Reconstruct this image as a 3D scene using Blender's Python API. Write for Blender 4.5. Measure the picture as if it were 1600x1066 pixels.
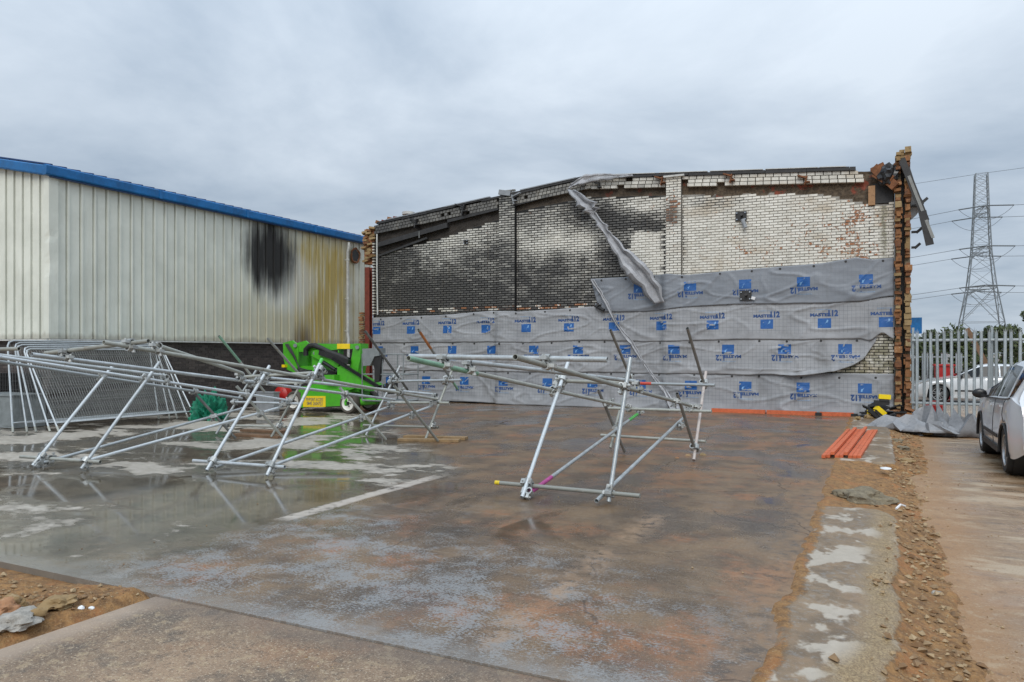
import bpy, bmesh, math, random
from mathutils import Vector, Matrix, noise as mnoise
R_ = math.radians
rng = random.Random(11)
for o in list(bpy.data.objects): bpy.data.objects.remove(o)
scene = bpy.context.scene
COL = scene.collection

# ------------------------------------------------------------------ camera
F_PX, HZ, HC = 1150.0, 552.0, 1.65          # focal length in photo pixels, horizon row, eye height
YAW = math.atan(564/1150.0)
SN, CS = math.sin(YAW), math.cos(YAW)
cam_d = bpy.data.cameras.new('camera'); cam = bpy.data.objects.new('camera', cam_d); COL.objects.link(cam)
cam_d.sensor_width = 36.0; cam_d.lens = 36.0*F_PX/1600.0
cam_d.shift_y = (HZ-533.0)/1600.0
cam_d.clip_start = 0.05; cam_d.clip_end = 5000
cam.location = (0, 0, HC); cam.rotation_euler = (math.pi/2, 0, YAW)
scene.camera = cam

# ------------------------------------------------------------------ sky, sun, exposure
SUN_EL, SUN_AZ = 42.0, 168.0                # azimuth measured from +Y towards +X: behind the camera
world = bpy.data.worlds.new('World'); scene.world = world; world.use_nodes = True
wt = world.node_tree; wt.nodes.clear()
def wn(t, **k):
    n = wt.nodes.new(t)
    for a, b in k.items(): setattr(n, a, b)
    return n
w_out = wn('ShaderNodeOutputWorld'); w_bg = wn('ShaderNodeBackground'); w_bg2 = wn('ShaderNodeBackground'); w_mix = wn('ShaderNodeMixShader')
sky = wn('ShaderNodeTexSky', sky_type='NISHITA', sun_disc=False)
sky.sun_elevation = R_(SUN_EL); sky.sun_rotation = R_(SUN_AZ)
wt.links.new(sky.outputs[0], w_bg.inputs[0]); w_bg.inputs[1].default_value = 0.10
tc = wn('ShaderNodeTexCoord')
sep = wn('ShaderNodeSeparateXYZ'); wt.links.new(tc.outputs['Generated'], sep.inputs[0])
# cloud deck: project the view ray on a plane overhead so that clouds flatten towards the horizon
zc = wn('ShaderNodeMath', operation='MAXIMUM'); wt.links.new(sep.outputs[2], zc.inputs[0]); zc.inputs[1].default_value = 0.0
za = wn('ShaderNodeMath', operation='ADD'); wt.links.new(zc.outputs[0], za.inputs[0]); za.inputs[1].default_value = 0.16
dv = wn('ShaderNodeVectorMath', operation='DIVIDE'); cmb = wn('ShaderNodeCombineXYZ')
for i in range(3): wt.links.new(za.outputs[0], cmb.inputs[i])
wt.links.new(tc.outputs['Generated'], dv.inputs[0]); wt.links.new(cmb.outputs[0], dv.inputs[1])
n1 = wn('ShaderNodeTexNoise'); n1.inputs['Scale'].default_value = 0.85; n1.inputs['Detail'].default_value = 7; n1.inputs['Roughness'].default_value = 0.56
n1.inputs['Distortion'].default_value = 0.35
wt.links.new(dv.outputs[0], n1.inputs['Vector'])
rp = wn('ShaderNodeValToRGB')
rp.color_ramp.elements[0].position = 0.36; rp.color_ramp.elements[0].color = (0.36, 0.44, 0.54, 1)
rp.color_ramp.elements[1].position = 0.66; rp.color_ramp.elements[1].color = (0.64, 0.715, 0.80, 1)
wt.links.new(n1.outputs[0], rp.inputs[0])
# overcast skies are brighter overhead
zr = wn('ShaderNodeMapRange'); zr.inputs[1].default_value = 0.0; zr.inputs[2].default_value = 1.0; zr.inputs[3].default_value = 0.92; zr.inputs[4].default_value = 2.3
zp = wn('ShaderNodeMath', operation='POWER'); wt.links.new(zc.outputs[0], zp.inputs[0]); zp.inputs[1].default_value = 1.7
wt.links.new(zp.outputs[0], zr.inputs[0])
wt.links.new(rp.outputs[0], w_bg2.inputs[0]); wt.links.new(zr.outputs[0], w_bg2.inputs[1])
w_mix.inputs[0].default_value = 0.95
wt.links.new(w_bg.outputs[0], w_mix.inputs[1]); wt.links.new(w_bg2.outputs[0], w_mix.inputs[2]); wt.links.new(w_mix.outputs[0], w_out.inputs[0])

sun_d = bpy.data.lights.new('sun', 'SUN'); sun = bpy.data.objects.new('sun', sun_d); COL.objects.link(sun)
sun_d.energy = 1.5; sun_d.angle = R_(35); sun_d.color = (1.0, 0.97, 0.92)
sdir = Vector((math.sin(R_(SUN_AZ))*math.cos(R_(SUN_EL)), math.cos(R_(SUN_AZ))*math.cos(R_(SUN_EL)), math.sin(R_(SUN_EL))))
sun.rotation_euler = sdir.to_track_quat('Z', 'Y').to_euler(); sun.location = (0, -20, 30)
scene.view_settings.view_transform = 'Standard'; scene.view_settings.look = 'None'
scene.view_settings.exposure = 0.12; scene.view_settings.gamma = 1.0
scene.view_settings.use_curve_mapping = False
scene.cycles.max_bounces = 6; scene.cycles.diffuse_bounces = 3; scene.cycles.glossy_bounces = 3; scene.cycles.transmission_bounces = 2

# ------------------------------------------------------------------ measuring helpers (photo pixel -> place in the yard)
def pt(px, py, X=None, Y=None, Z=None):
    a = (px-800.0)/F_PX; b = (HZ-py)/F_PX
    dx, dy = -SN+CS*a, CS+SN*a
    if X is not None: d = X/dx
    elif Y is not None: d = Y/dy
    else: d = (Z-HC)/b
    return Vector((d*dx, d*dy, HC+d*b))
def px_of(p):
    d = -SN*p[0]+CS*p[1]; r = CS*p[0]+SN*p[1]
    return 800+F_PX*r/d, HZ-F_PX*(p[2]-HC)/d

# ------------------------------------------------------------------ node helper
class S:
    def __init__(s, t, sock): s.t = t; s.k = sock
    def _m(s, op, b=None, c=None, rev=False):
        n = s.t.nodes.new('ShaderNodeMath'); n.operation = op
        args = [s, b, c] if not rev else [b, s, c]
        for i, x in enumerate(args):
            if x is None: continue
            if isinstance(x, S): s.t.links.new(x.k, n.inputs[i])
            else: n.inputs[i].default_value = x
        return S(s.t, n.outputs[0])
    def __add__(s, b): return s._m('ADD', b)
    __radd__ = __add__
    def __sub__(s, b): return s._m('SUBTRACT', b)
    def __rsub__(s, b): return s._m('SUBTRACT', b, rev=True)
    def __mul__(s, b): return s._m('MULTIPLY', b)
    __rmul__ = __mul__
    def __truediv__(s, b): return s._m('DIVIDE', b)
    def abs(s): return s._m('ABSOLUTE')
    def fract(s): return s._m('FRACT')
    def floor(s): return s._m('FLOOR')
    def max(s, b): return s._m('MAXIMUM', b)
    def min(s, b): return s._m('MINIMUM', b)
    def pow(s, b): return s._m('POWER', b)
    def clamp(s): return s.max(0.0).min(1.0)
    def ss(s, e0, e1):
        n = s.t.nodes.new('ShaderNodeMapRange'); n.interpolation_type = 'SMOOTHSTEP'
        s.t.links.new(s.k, n.inputs[0])
        if e0 <= e1: n.inputs[1].default_value = e0; n.inputs[2].default_value = e1; n.inputs[3].default_value = 0; n.inputs[4].default_value = 1
        else: n.inputs[1].default_value = e1; n.inputs[2].default_value = e0; n.inputs[3].default_value = 1; n.inputs[4].default_value = 0
        return S(s.t, n.outputs[0])

class MT:
    """one material under construction"""
    def __init__(s, name):
        s.m = bpy.data.materials.new(name); s.m.use_nodes = True; s.t = s.m.node_tree; s.t.nodes.clear()
        s.out = s.t.nodes.new('ShaderNodeOutputMaterial'); s.b = s.t.nodes.new('ShaderNodeBsdfPrincipled')
        s.t.links.new(s.b.outputs[0], s.out.inputs[0])
        g = s.t.nodes.new('ShaderNodeNewGeometry'); s.P = g.outputs['Position']; s.geo = g
        sp = s.t.nodes.new('ShaderNodeSeparateXYZ'); s.t.links.new(s.P, sp.inputs[0])
        s.X, s.Y, s.Z = [S(s.t, sp.outputs[i]) for i in range(3)]
    def vec(s, sx=1, sy=1, sz=1, off=(0, 0, 0), obj=False):
        n = s.t.nodes.new('ShaderNodeMapping'); n.inputs['Scale'].default_value = (sx, sy, sz); n.inputs['Location'].default_value = off
        if obj:
            c = s.t.nodes.new('ShaderNodeTexCoord'); s.t.links.new(c.outputs['Object'], n.inputs[0])
        else: s.t.links.new(s.P, n.inputs[0])
        return n.outputs[0]
    def noise(s, scale, detail=4, rough=.55, v=None, dist=0, sx=1, sy=1, sz=1, off=(0, 0, 0), obj=False):
        n = s.t.nodes.new('ShaderNodeTexNoise'); n.inputs['Scale'].default_value = scale; n.inputs['Detail'].default_value = min(detail, 4)
        n.inputs['Roughness'].default_value = rough; n.inputs['Distortion'].default_value = dist
        s.t.links.new(s.vec(sx, sy, sz, off, obj), n.inputs['Vector'])
        return S(s.t, n.outputs[0])
    def voro(s, scale, feature='F1', sx=1, sy=1, sz=1):
        n = s.t.nodes.new('ShaderNodeTexVoronoi'); n.feature = feature; n.inputs['Scale'].default_value = scale
        s.t.links.new(s.vec(sx, sy, sz), n.inputs['Vector'])
        return S(s.t, n.outputs[0])
    def attr(s, name, comp=None):
        n = s.t.nodes.new('ShaderNodeAttribute'); n.attribute_name = name
        if comp is None: return S(s.t, n.outputs['Fac'])
        sp = s.t.nodes.new('ShaderNodeSeparateXYZ'); s.t.links.new(n.outputs['Vector'], sp.inputs[0]); return S(s.t, sp.outputs[comp])
    def rnd(s):
        n = s.t.nodes.new('ShaderNodeObjectInfo'); return (S(s.t, n.outputs['Random'])+S(s.t, s.geo.outputs['Random Per Island'])).fract()
    def mix(s, f, a, b):
        n = s.t.nodes.new('ShaderNodeMix'); n.data_type = 'RGBA'
        for i, x in ((0, f), (6, a), (7, b)):
            if isinstance(x, S): s.t.links.new(x.k, n.inputs[i])
            elif hasattr(x, 'is_linked'): s.t.links.new(x, n.inputs[i])
            elif isinstance(x, tuple): n.inputs[i].default_value = (*x, 1) if len(x) == 3 else x
            else: n.inputs[i].default_value = x
        return S(s.t, n.outputs[2])
    def set(s, color=None, rough=None, metal=None, bump=None, bstr=.3, bdist=.01, spec=None, coat=None, trans=None, alpha=None):
        for key, x in (('Base Color', color), ('Roughness', rough), ('Metallic', metal), ('Specular IOR Level', spec), ('Coat Weight', coat), ('Transmission Weight', trans), ('Alpha', alpha)):
            if x is None: continue
            if isinstance(x, S): s.t.links.new(x.k, s.b.inputs[key])
            elif isinstance(x, tuple): s.b.inputs[key].default_value = (*x, 1)
            else: s.b.inputs[key].default_value = x
        if bump is not None:
            n = s.t.nodes.new('ShaderNodeBump')
            if isinstance(bstr, S): s.t.links.new(bstr.k, n.inputs['Strength'])
            else: n.inputs['Strength'].default_value = bstr
            n.inputs['Distance'].default_value = bdist
            s.t.links.new(bump.k, n.inputs['Height']); s.t.links.new(n.outputs[0], s.b.inputs['Normal'])
        return s.m

def plain(name, col, rough=.6, metal=0.0, var=.25, scale=6, spec=None, bstr=0.0, coat=None):
    m = MT(name); n = m.noise(scale, 5, .6); n2 = m.noise(scale*7, 3, .6)
    v = (n*.65+n2*.35).ss(.25, .75)
    lo = tuple(c*(1-var) for c in col); hi = tuple(min(1, c*(1+var)) for c in col)
    return m.set(m.mix(v, lo, hi), (n2*.25+(rough-.12)).clamp(), metal, bump=n2 if bstr else None, bstr=bstr, spec=spec, coat=coat)

# ------------------------------------------------------------------ mesh helper
WL = {}                                     # world offset of each parent
class MB:
    def __init__(s): s.v = []; s.f = []; s.mi = []; s.at = []
    def add(s, vs, fs, mi=0, at=None):
        o = len(s.v); s.v += [tuple(v) for v in vs]; s.f += [tuple(i+o for i in f) for f in fs]; s.mi += [mi]*len(fs)
        s.at += [at]*len(vs); return s
    def box(s, c, size, rot=None, mi=0, at=None, open_back=False):
        hx, hy, hz = [q/2 for q in size]
        vs = [Vector((x*hx, y*hy, z*hz)) for z in (-1, 1) for y in (-1, 1) for x in (-1, 1)]
        if rot is not None: vs = [rot @ v for v in vs]
        c = Vector(c)
        fs = [(0, 2, 3, 1), (4, 5, 7, 6), (0, 1, 5, 4), (1, 3, 7, 5), (3, 2, 6, 7), (2, 0, 4, 6)]
        if open_back: fs.pop(4)
        return s.add([c+v for v in vs], fs, mi, at)
    def beam(s, p0, p1, w, h, up=(0, 0, 1), mi=0):
        p0, p1 = Vector(p0), Vector(p1); d = p1-p0; L = d.length; x = d.normalized(); u = Vector(up)
        y = u.cross(x)
        if y.length < 1e-4: y = Vector((0, 1, 0)).cross(x)
        y.normalize(); z = x.cross(y)
        return s.box((p0+p1)/2, (L, w, h), Matrix((x, y, z)).transposed(), mi)
    def tube(s, p0, p1, r, n=12, r1=None, caps=True, hollow=0.0, mi=0):
        p0, p1 = Vector(p0), Vector(p1); x = (p1-p0).normalized()
        u = x.orthogonal().normalized(); w = x.cross(u); r1 = r if r1 is None else r1
        ring = lambda c, q: [c+(u*math.cos(2*math.pi*i/n)+w*math.sin(2*math.pi*i/n))*q for i in range(n)]
        vs = ring(p0, r)+ring(p1, r1); fs = [(i, (i+1) % n, n+(i+1) % n, n+i) for i in range(n)]
        if hollow:
            vs += ring(p0, hollow)+ring(p1, hollow)
            for i in range(n):
                j = (i+1) % n
                fs += [(2*n+j, 2*n+i, 3*n+i, 3*n+j), (i, 2*n+i, 2*n+j, j), (n+i, n+j, 3*n+j, 3*n+i)]
        elif caps: fs += [tuple(reversed(range(n))), tuple(range(n, 2*n))]
        return s.add(vs, fs, mi)
    def path(s, pts, r, n=8, mi=0, caps=True):
        pts = [Vector(p) for p in pts]; m = len(pts); vs = []; u = None
        for i, p in enumerate(pts):
            t = (pts[min(i+1, m-1)]-pts[max(i-1, 0)]).normalized()
            u = t.orthogonal().normalized() if u is None else (u-t*u.dot(t)).normalized()
            w = t.cross(u); q = r(i/(m-1)) if callable(r) else r
            vs += [p+(u*math.cos(2*math.pi*k/n)+w*math.sin(2*math.pi*k/n))*q for k in range(n)]
        fs = [(i*n+k, i*n+(k+1) % n, (i+1)*n+(k+1) % n, (i+1)*n+k) for i in range(m-1) for k in range(n)]
        if caps: fs += [tuple(reversed(range(n))), tuple(range((m-1)*n, m*n))]
        return s.add(vs, fs, mi)
    def lathe(s, c, axis, prof, n=20, mi=0):
        """prof: list of (along axis, radius)"""
        c = Vector(c); x = Vector(axis).normalized(); u = x.orthogonal().normalized(); w = x.cross(u); vs = []
        for a, r in prof: vs += [c+x*a+(u*math.cos(2*math.pi*k/n)+w*math.sin(2*math.pi*k/n))*max(r, 1e-4) for k in range(n)]
        m = len(prof); fs = [(i*n+k, i*n+(k+1) % n, (i+1)*n+(k+1) % n, (i+1)*n+k) for i in range(m-1) for k in range(n)]
        return s.add(vs, fs, mi)
    def grid(s, fn, nu, nv, mi=0, at=None):
        vs = []; ats = []
        for j in range(nv+1):
            for i in range(nu+1):
                vs.append(fn(i/nu, j/nv)); ats.append(at(*vs[-1]) if at else None)
        fs = [(j*(nu+1)+i, j*(nu+1)+i+1, (j+1)*(nu+1)+i+1, (j+1)*(nu+1)+i) for j in range(nv) for i in range(nu)]
        o = len(s.v); s.add(vs, fs, mi); s.at[o:] = ats; return s
    def prism(s, poly, axis, a0, a1, mi=0):
        """poly: 2D points in the plane across `axis` (0,1,2); extruded from a0 to a1"""
        def mk(p, a):
            q = [0, 0, 0]; o = [i for i in range(3) if i != axis]; q[axis] = a; q[o[0]] = p[0]; q[o[1]] = p[1]; return q
        n = len(poly); vs = [mk(p, a0) for p in poly]+[mk(p, a1) for p in poly]
        fs = [(i, (i+1) % n, n+(i+1) % n, n+i) for i in range(n)]+[tuple(reversed(range(n))), tuple(range(n, 2*n))]
        return s.add(vs, fs, mi)
    def rock(s, c, r, sq=.7, mi=0, seed=None, sub=1):
        bm = bmesh.new(); bmesh.ops.create_icosphere(bm, subdivisions=sub, radius=1)
        o = Vector((rng.random()*50, rng.random()*50, rng.random()*50)); q = Matrix.Rotation(rng.random()*6.3, 3, 'Z')
        el = (1, .6+.4*rng.random(), sq)
        vs = []
        for v in bm.verts:
            d = v.co.normalized(); k = 1+.55*mnoise.noise(d*1.4+o)+.16*mnoise.noise(d*4.5+o)+(.07*mnoise.noise(d*11+o) if sub > 2 else 0)
            p = Vector((d.x*el[0], d.y*el[1], max(d.z, -.5)*el[2]))*k*r
            vs.append(Vector(c)+q @ p)
        fs = [tuple(v.index for v in f.verts) for f in bm.faces]; bm.free()
        return s.add(vs, fs, mi)
    def build(s, name, mat, parent=None, smooth=False, origin=None, normals=True):
        off = WL.get(parent.name, Vector()) if parent else (Vector(origin) if origin is not None else Vector())
        me = bpy.data.meshes.new(name); me.from_pydata([(v[0]-off.x, v[1]-off.y, v[2]-off.z) for v in s.v], [], s.f)
        mats = mat if isinstance(mat, (list, tuple)) else [mat]
        for m in mats: me.materials.append(m)
        if len(mats) > 1:
            if len(me.polygons) != len(s.mi): print('MISMATCH', name, len(me.polygons), len(s.mi))
            for p_, q_ in zip(me.polygons, s.mi): p_.material_index = q_
        if any(a is not None for a in s.at):
            ca = me.attributes.new('wear', 'FLOAT_VECTOR', 'POINT')
            ca.data.foreach_set('vector', [q for a in s.at for q in (a or (0, 0, 0))])
        if normals:
            bm = bmesh.new(); bm.from_mesh(me); bmesh.ops.recalc_face_normals(bm, faces=bm.faces); bm.to_mesh(me); bm.free()
        if smooth:
            me.polygons.foreach_set('use_smooth', [True]*len(me.polygons))
            if smooth != 'all': me.set_sharp_from_angle(angle=R_(38))
        me.update()
        o = bpy.data.objects.new(name, me); COL.objects.link(o)
        if parent: o.parent = parent
        elif origin is not None: o.location = off
        WL[o.name] = off
        return o

def tag(o, label=None, cat=None, group=None, kind=None):
    if label: o['label'] = label
    if cat: o['category'] = cat
    if group: o['group'] = group
    if kind: o['kind'] = kind
    return o
def thing(name, loc, label, cat, group=None):
    o = bpy.data.objects.new(name, None); COL.objects.link(o); o.location = loc; o.empty_display_size = .2
    WL[o.name] = Vector(loc); return tag(o, label, cat, group)
def inst(name, mesh, parent, world_p, rot=None, scale=None):
    o = bpy.data.objects.new(name, mesh); COL.objects.link(o)
    if parent: o.parent = parent; o.location = Vector(world_p)-WL[parent.name]; WL[o.name] = Vector(world_p)
    else: o.location = world_p; WL[o.name] = Vector(world_p)
    if rot is not None: o.rotation_euler = rot.to_euler() if isinstance(rot, Matrix) else rot
    if scale is not None: o.scale = scale
    return o
def N2(x, y, z=0.0): return mnoise.noise(Vector((x, y, z)))
def fbm(x, y, z=0.0, oct=4):
    return mnoise.fractal(Vector((x, y, z)), 1.0, 2.0, oct)
def lerp(a, b, t): return a+(b-a)*t
def sst(x, a, b):
    t = max(0, min(1, (x-a)/(b-a))); return t*t*(3-2*t)
def interp(tab, x):
    if x <= tab[0][0]: return tab[0][1]
    for (a, p), (b, q) in zip(tab, tab[1:]):
        if x <= b: return p+(q-p)*(x-a)/(b-a)
    return tab[-1][1]

# ================================================================== MATERIALS
def mat_slab():
    m = MT('wet_concrete'); X, Y = m.X, m.Y
    big = m.noise(.55, 6, .58, dist=.6); mid = m.noise(1.7, 6, .6, off=(3, 1, 0)); fine = m.noise(9, 6, .65); grit = m.noise(60, 3, .6)
    far_ = (Y-9.0).max(0.0)*1.0
    left = (X+far_+mid*.8).ss(-4.35, -5.3)                               # west of the floor joint the slab holds water
    # --- damp brown floor
    brown = m.mix(mid.ss(.32, .68), (.078, .046, .023), (.195, .120, .060))
    red = (m.noise(.9, 6, .62, off=(7, 2, 0)).ss(.50, .66)*fine.ss(.3, .62))
    brown = m.mix(red*.85, brown, (.30, .118, .040))
    brown = m.mix(m.noise(34, 4, .75, sx=.5).ss(.56, .68)*.45, brown, (.30, .25, .19)); brown = m.mix(m.noise(48, 3, .7, off=(1, 1, 0)).ss(.42, .32)*.6, brown, (.035, .03, .026))
    dark = m.noise(.8, 5, .6, off=(1, 8, 0), sy=.5).ss(.48, .62)
    brown = m.mix(dark*.6, brown, (.055, .048, .043))
    scr = m.noise(9, 4, .7, sx=.16, sy=2.2, dist=.5).ss(.585, .66)+m.noise(11, 4, .7, sx=1.8, sy=.22, off=(5, 2, 0)).ss(.63, .69)*.7
    brown = m.mix(scr.clamp()*.36, brown, (.30, .235, .165)); brown = m.mix(grit.ss(.60, .66)*.55, brown, (.38, .31, .23)); brown = m.mix(grit.ss(.40, .34)*.55, brown, (.03, .024, .019))
    mud = m.noise(1.5, 4, .65, off=(12, 3, 0)).ss(.46, .62)*(X+5.5).ss(0, 1.5)*Y.ss(7.5, 10); brown = m.mix(mud*.7*fine.ss(.3, .55), brown, (.26, .12, .05))
    rough = (.22-dark*.15+fine*.24+(grit-.5)*.12)
    # --- flaked blue-grey floor paint
    near = (Y+(big-.5)*5).ss(7.6, 4.4)*(X+(mid-.5)*2).ss(-6.2, -5.0)
    near = near*(1-(X+(mid-.5)*1.6).ss(-1.9, -.9)*.55)
    near2 = m.noise(.7, 4, .6, off=(4, 4, 0)).ss(.40, .60)*(Y+(mid-.5)*2).ss(10.5, 8.0)*.5
    patchy = m.noise(1.25, 5, .62, off=(6, 3, 0))
    flake = m.noise(52, 5, .75, sx=.8, sy=1.1)+(m.noise(5.5, 4, .65)-.5)*.55+(patchy-.5)*.75+(near+near2*.6-1)*.16
    fl = flake.ss(.515, .575)*(near*1.1+near2*.6).clamp()*.70
    pale = m.mix(grit, (.215, .225, .23), (.335, .345, .35))
    col = m.mix(fl, brown, pale); rough = rough+fl*.08
    # --- ponded side: dark water film, pale dry islands
    pn = m.noise(.62, 7, .66, sx=.70, off=(0, 3.3, 0), dist=.15)
    pn = pn+(Y-6.5).abs().ss(0, 4.5)*.03-((X+6.6).abs()*.45+(Y-6.3).abs()*.6).ss(1.6, .5)*.16
    pn = pn+(fine-.5)*.09+(m.noise(3.0, 5, .7, sx=.45)-.5)*.22+(grit-.5)*.03
    dry = pn.ss(.515, .585)*left
    drycol = m.mix((fine*.6+mid*.4).ss(.3, .7), (.26, .225, .18), (.47, .43, .37))
    wetcol = m.mix((mid*.6+fine*.4).ss(.3, .7), (.055, .050, .038), (.175, .150, .110))
    film = left*pn.ss(.52, .44)
    col = m.mix(left*.85, col, wetcol); col = m.mix(dry, col, drycol)
    rough = rough*(1-left*.45); rough = rough*(1-film)+film*(.035+mid*.06); rough = rough*(1-dry)+dry*.55
    damp = left*(1-film)*(1-dry)
    # --- narrow puddles on the brown side
    pud = m.noise(.45, 6, .6, sx=1.0, sy=.75, off=(9, 1, 0), dist=.8).ss(.56, .63)*(1-left)*(1-near)
    rough = rough*(1-pud)+pud*.07; col = m.mix(pud*.6, col, (.06, .05, .042))
    # --- the floor joint filled with pale screed, and the brown crack line
    wob = (mid-.5)*.10+(fine-.5)*.05
    jl = ((X+5.25+wob).abs().ss(.13, .06)*Y.ss(5.45, 5.7)*(Y+(fine-.5)*1.4).ss(9.0, 8.0)*(fine*.6+mid*.4).ss(.36, .52)).clamp()
    col = m.mix(jl*.9, col, m.mix(fine, (.36, .31, .26), (.52, .47, .41))); rough = rough*(1-jl)+jl*.7
    cr = ((X+1.97+wob*2.6).abs().ss(.24, .0)*Y.ss(3.5, 3.8)*(Y+(fine-.5)*2.2).ss(8.3, 7.0)*fine.ss(.36, .60)*patchy.ss(.3, .6))
    col = m.mix(cr*.75, col, (.33, .215, .13)); rough = rough*(1-cr)+cr*.6
    edge = (Y-3.45+(fine-.5)*.5).ss(.32, .0)
    col = m.mix(edge*.55, col, (.25, .235, .215)); rough = (rough-edge*.12)
    sand = (X+.5+(mid-.5)*.5).ss(-.55, -.02)
    col = m.mix(sand*.6*fine.ss(.35, .6), col, (.27, .165, .085)); rough = rough*(1-sand*.3)+sand*.2
    vn = m.t.nodes.new('ShaderNodeTexVoronoi'); vn.feature = 'DISTANCE_TO_EDGE'; vn.inputs['Scale'].default_value = .42
    wv = m.t.nodes.new('ShaderNodeVectorMath'); wv.operation = 'MULTIPLY_ADD'; nn = m.t.nodes.new('ShaderNodeTexNoise'); nn.inputs['Scale'].default_value = 2.2; nn.inputs['Detail'].default_value = 4
    m.t.links.new(m.P, nn.inputs['Vector']); m.t.links.new(nn.outputs['Color'], wv.inputs[0]); wv.inputs[1].default_value = (.5, .5, 0); m.t.links.new(m.P, wv.inputs[2]); m.t.links.new(wv.outputs[0], vn.inputs['Vector'])
    crack = S(m.t, vn.outputs[0]).ss(.0048, .001)*big.ss(.46, .58)*(1-film)
    col = m.mix(crack*.6, col, (.03, .022, .015)); rough = rough+crack*.3
    return m.set(col, rough.max(.035).min(.9), 0, bump=m.noise(9, 3, .65)*.4+m.noise(60, 2, .6)*.3, bstr=(1-film*.96)*(1-pud*.85)*.42, bdist=.012, spec=.5)

def mat_apron():
    m = MT('brown_concrete'); mid = m.noise(1.3, 6, .62); fine = m.noise(11, 6, .68); grit = m.noise(75, 4, .7); fleck = m.voro(55)
    c = m.mix(mid.ss(.3, .7), (.165, .112, .070), (.31, .21, .132)); c = m.mix(m.noise(2.4, 6, .65, off=(5, 5, 0)).ss(.48, .66)*.6, c, (.075, .066, .055))
    c = m.mix(m.noise(1.1, 5, .6, off=(2, 9, 0)).ss(.55, .7)*.5, c, (.32, .17, .085))
    c = m.mix(fine.ss(.54, .62)*.6, c, (.38, .285, .175)); c = m.mix(fine.ss(.44, .35)*.55, c, (.085, .06, .04)); c = m.mix(grit.ss(.58, .635)*.8, c, (.54, .45, .33)); c = m.mix(grit.ss(.42, .36)*.8, c, (.04, .031, .024)); c = m.mix(m.noise(26, 4, .7).ss(.57, .66)*.5, c, (.42, .33, .23)); c = m.mix(m.noise(33, 4, .7, off=(4, 4, 0)).ss(.42, .34)*.5, c, (.06, .05, .04))
    edge = (m.Y-3.44+(fine-.5)*.25).ss(-.28, -.05); edx = (m.X+4.4+(fine-.5)*.2).ss(.3, .06)
    c = m.mix((edx*.7).clamp(), c, (.40, .31, .235)); c = m.mix(edge*.5, c, (.13, .10, .08))
    return m.set(c, (.42+fine*.3+(mid-.5)*.3).clamp(), 0, bump=fine*.5+grit*.35, bstr=.55, bdist=.012)

def mat_yard():
    m = MT('muddy_yard'); X, Y = m.X, m.Y
    st = m.noise(1.0, 6, .62, sx=.55, sy=1.9, dist=.5); mid = m.noise(.8, 6, .6); fine = m.noise(9, 6, .66); grit = m.noise(60, 3, .7)
    c = m.mix(mid.ss(.3, .7), (.19, .112, .055), (.31, .20, .112)); c = m.mix(st.ss(.50, .62)*.75, c, (.43, .34, .235))
    c = m.mix(m.noise(1.6, 6, .6, off=(8, 8, 0), sx=.6, sy=1.6).ss(.53, .66)*.65, c, (.085, .066, .05))
    c = m.mix(m.noise(.7, 5, .6, off=(3, 0, 0)).ss(.5, .68)*.55, c, (.31, .165, .085))
    near = (X-Y*.032+(fine-.5)*.7+(mid-.5)*.7).ss(.85, .35); c = m.mix(near*.8, c, m.mix(fine, (.25, .125, .045), (.37, .20, .08)))
    c = m.mix(grit.ss(.59, .65)*.6, c, (.48, .38, .26)); c = m.mix(grit.ss(.41, .35)*.6, c, (.07, .045, .025)); c = m.mix(fine.ss(.56, .66)*.4, c, (.40, .29, .18)); c = m.mix(fine.ss(.42, .32)*.45, c, (.11, .07, .04))
    far = Y.ss(24, 30); c = m.mix(far*.7, c, (.20, .165, .13))
    wet = st.ss(.55, .42)*(1-near)
    return m.set(c, (.55-wet*.30+(fine-.5)*.35).clamp(), 0, bump=fine*.6+grit*.3, bstr=.5, bdist=.014)

def mat_dirt():
    m = MT('broken_footing'); d0 = m.attr('wear', 0)
    mid = m.noise(1.8, 6, .6); fine = m.noise(14, 6, .7); grit = m.noise(80, 4, .7)
    d = (d0+(fine-.5)*.7).ss(.35, .6)
    dirt = m.mix(fine.ss(.3, .7), (.15, .075, .026), (.35, .185, .066)); dirt = m.mix(m.noise(3, 5, .6).ss(.5, .66)*.6, dirt, (.36, .145, .045))
    dirt = m.mix(grit.ss(.56, .68)*.6, dirt, (.42, .32, .19)); dirt = m.mix(grit.ss(.44, .33)*.6, dirt, (.075, .048, .026))
    con = m.mix((mid*.6+fine*.4).ss(.35, .65), (.135, .092, .052), (.27, .185, .108))
    pale = m.noise(1.9, 5, .55, sx=1.3, sy=.9, off=(2, 5, 0), dist=.2); pale = (pale+(fine-.5)*.12+(m.X+.25).abs()*-.16).ss(.50, .55)*.9
    con = m.mix(pale, con, m.mix(fine, (.36, .31, .24), (.54, .48, .40))); con = m.mix(m.noise(20, 5, .7).ss(.53, .6)*.25*(1-pale), con, (.30, .32, .33))
    con = m.mix(m.noise(2.7, 5, .6, off=(1, 1, 4)).ss(.52, .64)*.5*(1-pale), con, (.29, .185, .10)); con = m.mix(grit.ss(.58, .68)*.4, con, (.40, .34, .26))
    con = m.mix(m.attr('wear', 1), con, m.mix(grit.ss(.35, .65), (.14, .085, .035), (.37, .265, .135)))
    return m.set(m.mix(d, con, dirt), (.42+d*.4+(fine-.5)*.25).clamp(), 0, bump=fine*(.3+d*.7)+grit*(.2+d*.6), bstr=.7, bdist=.02)

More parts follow.
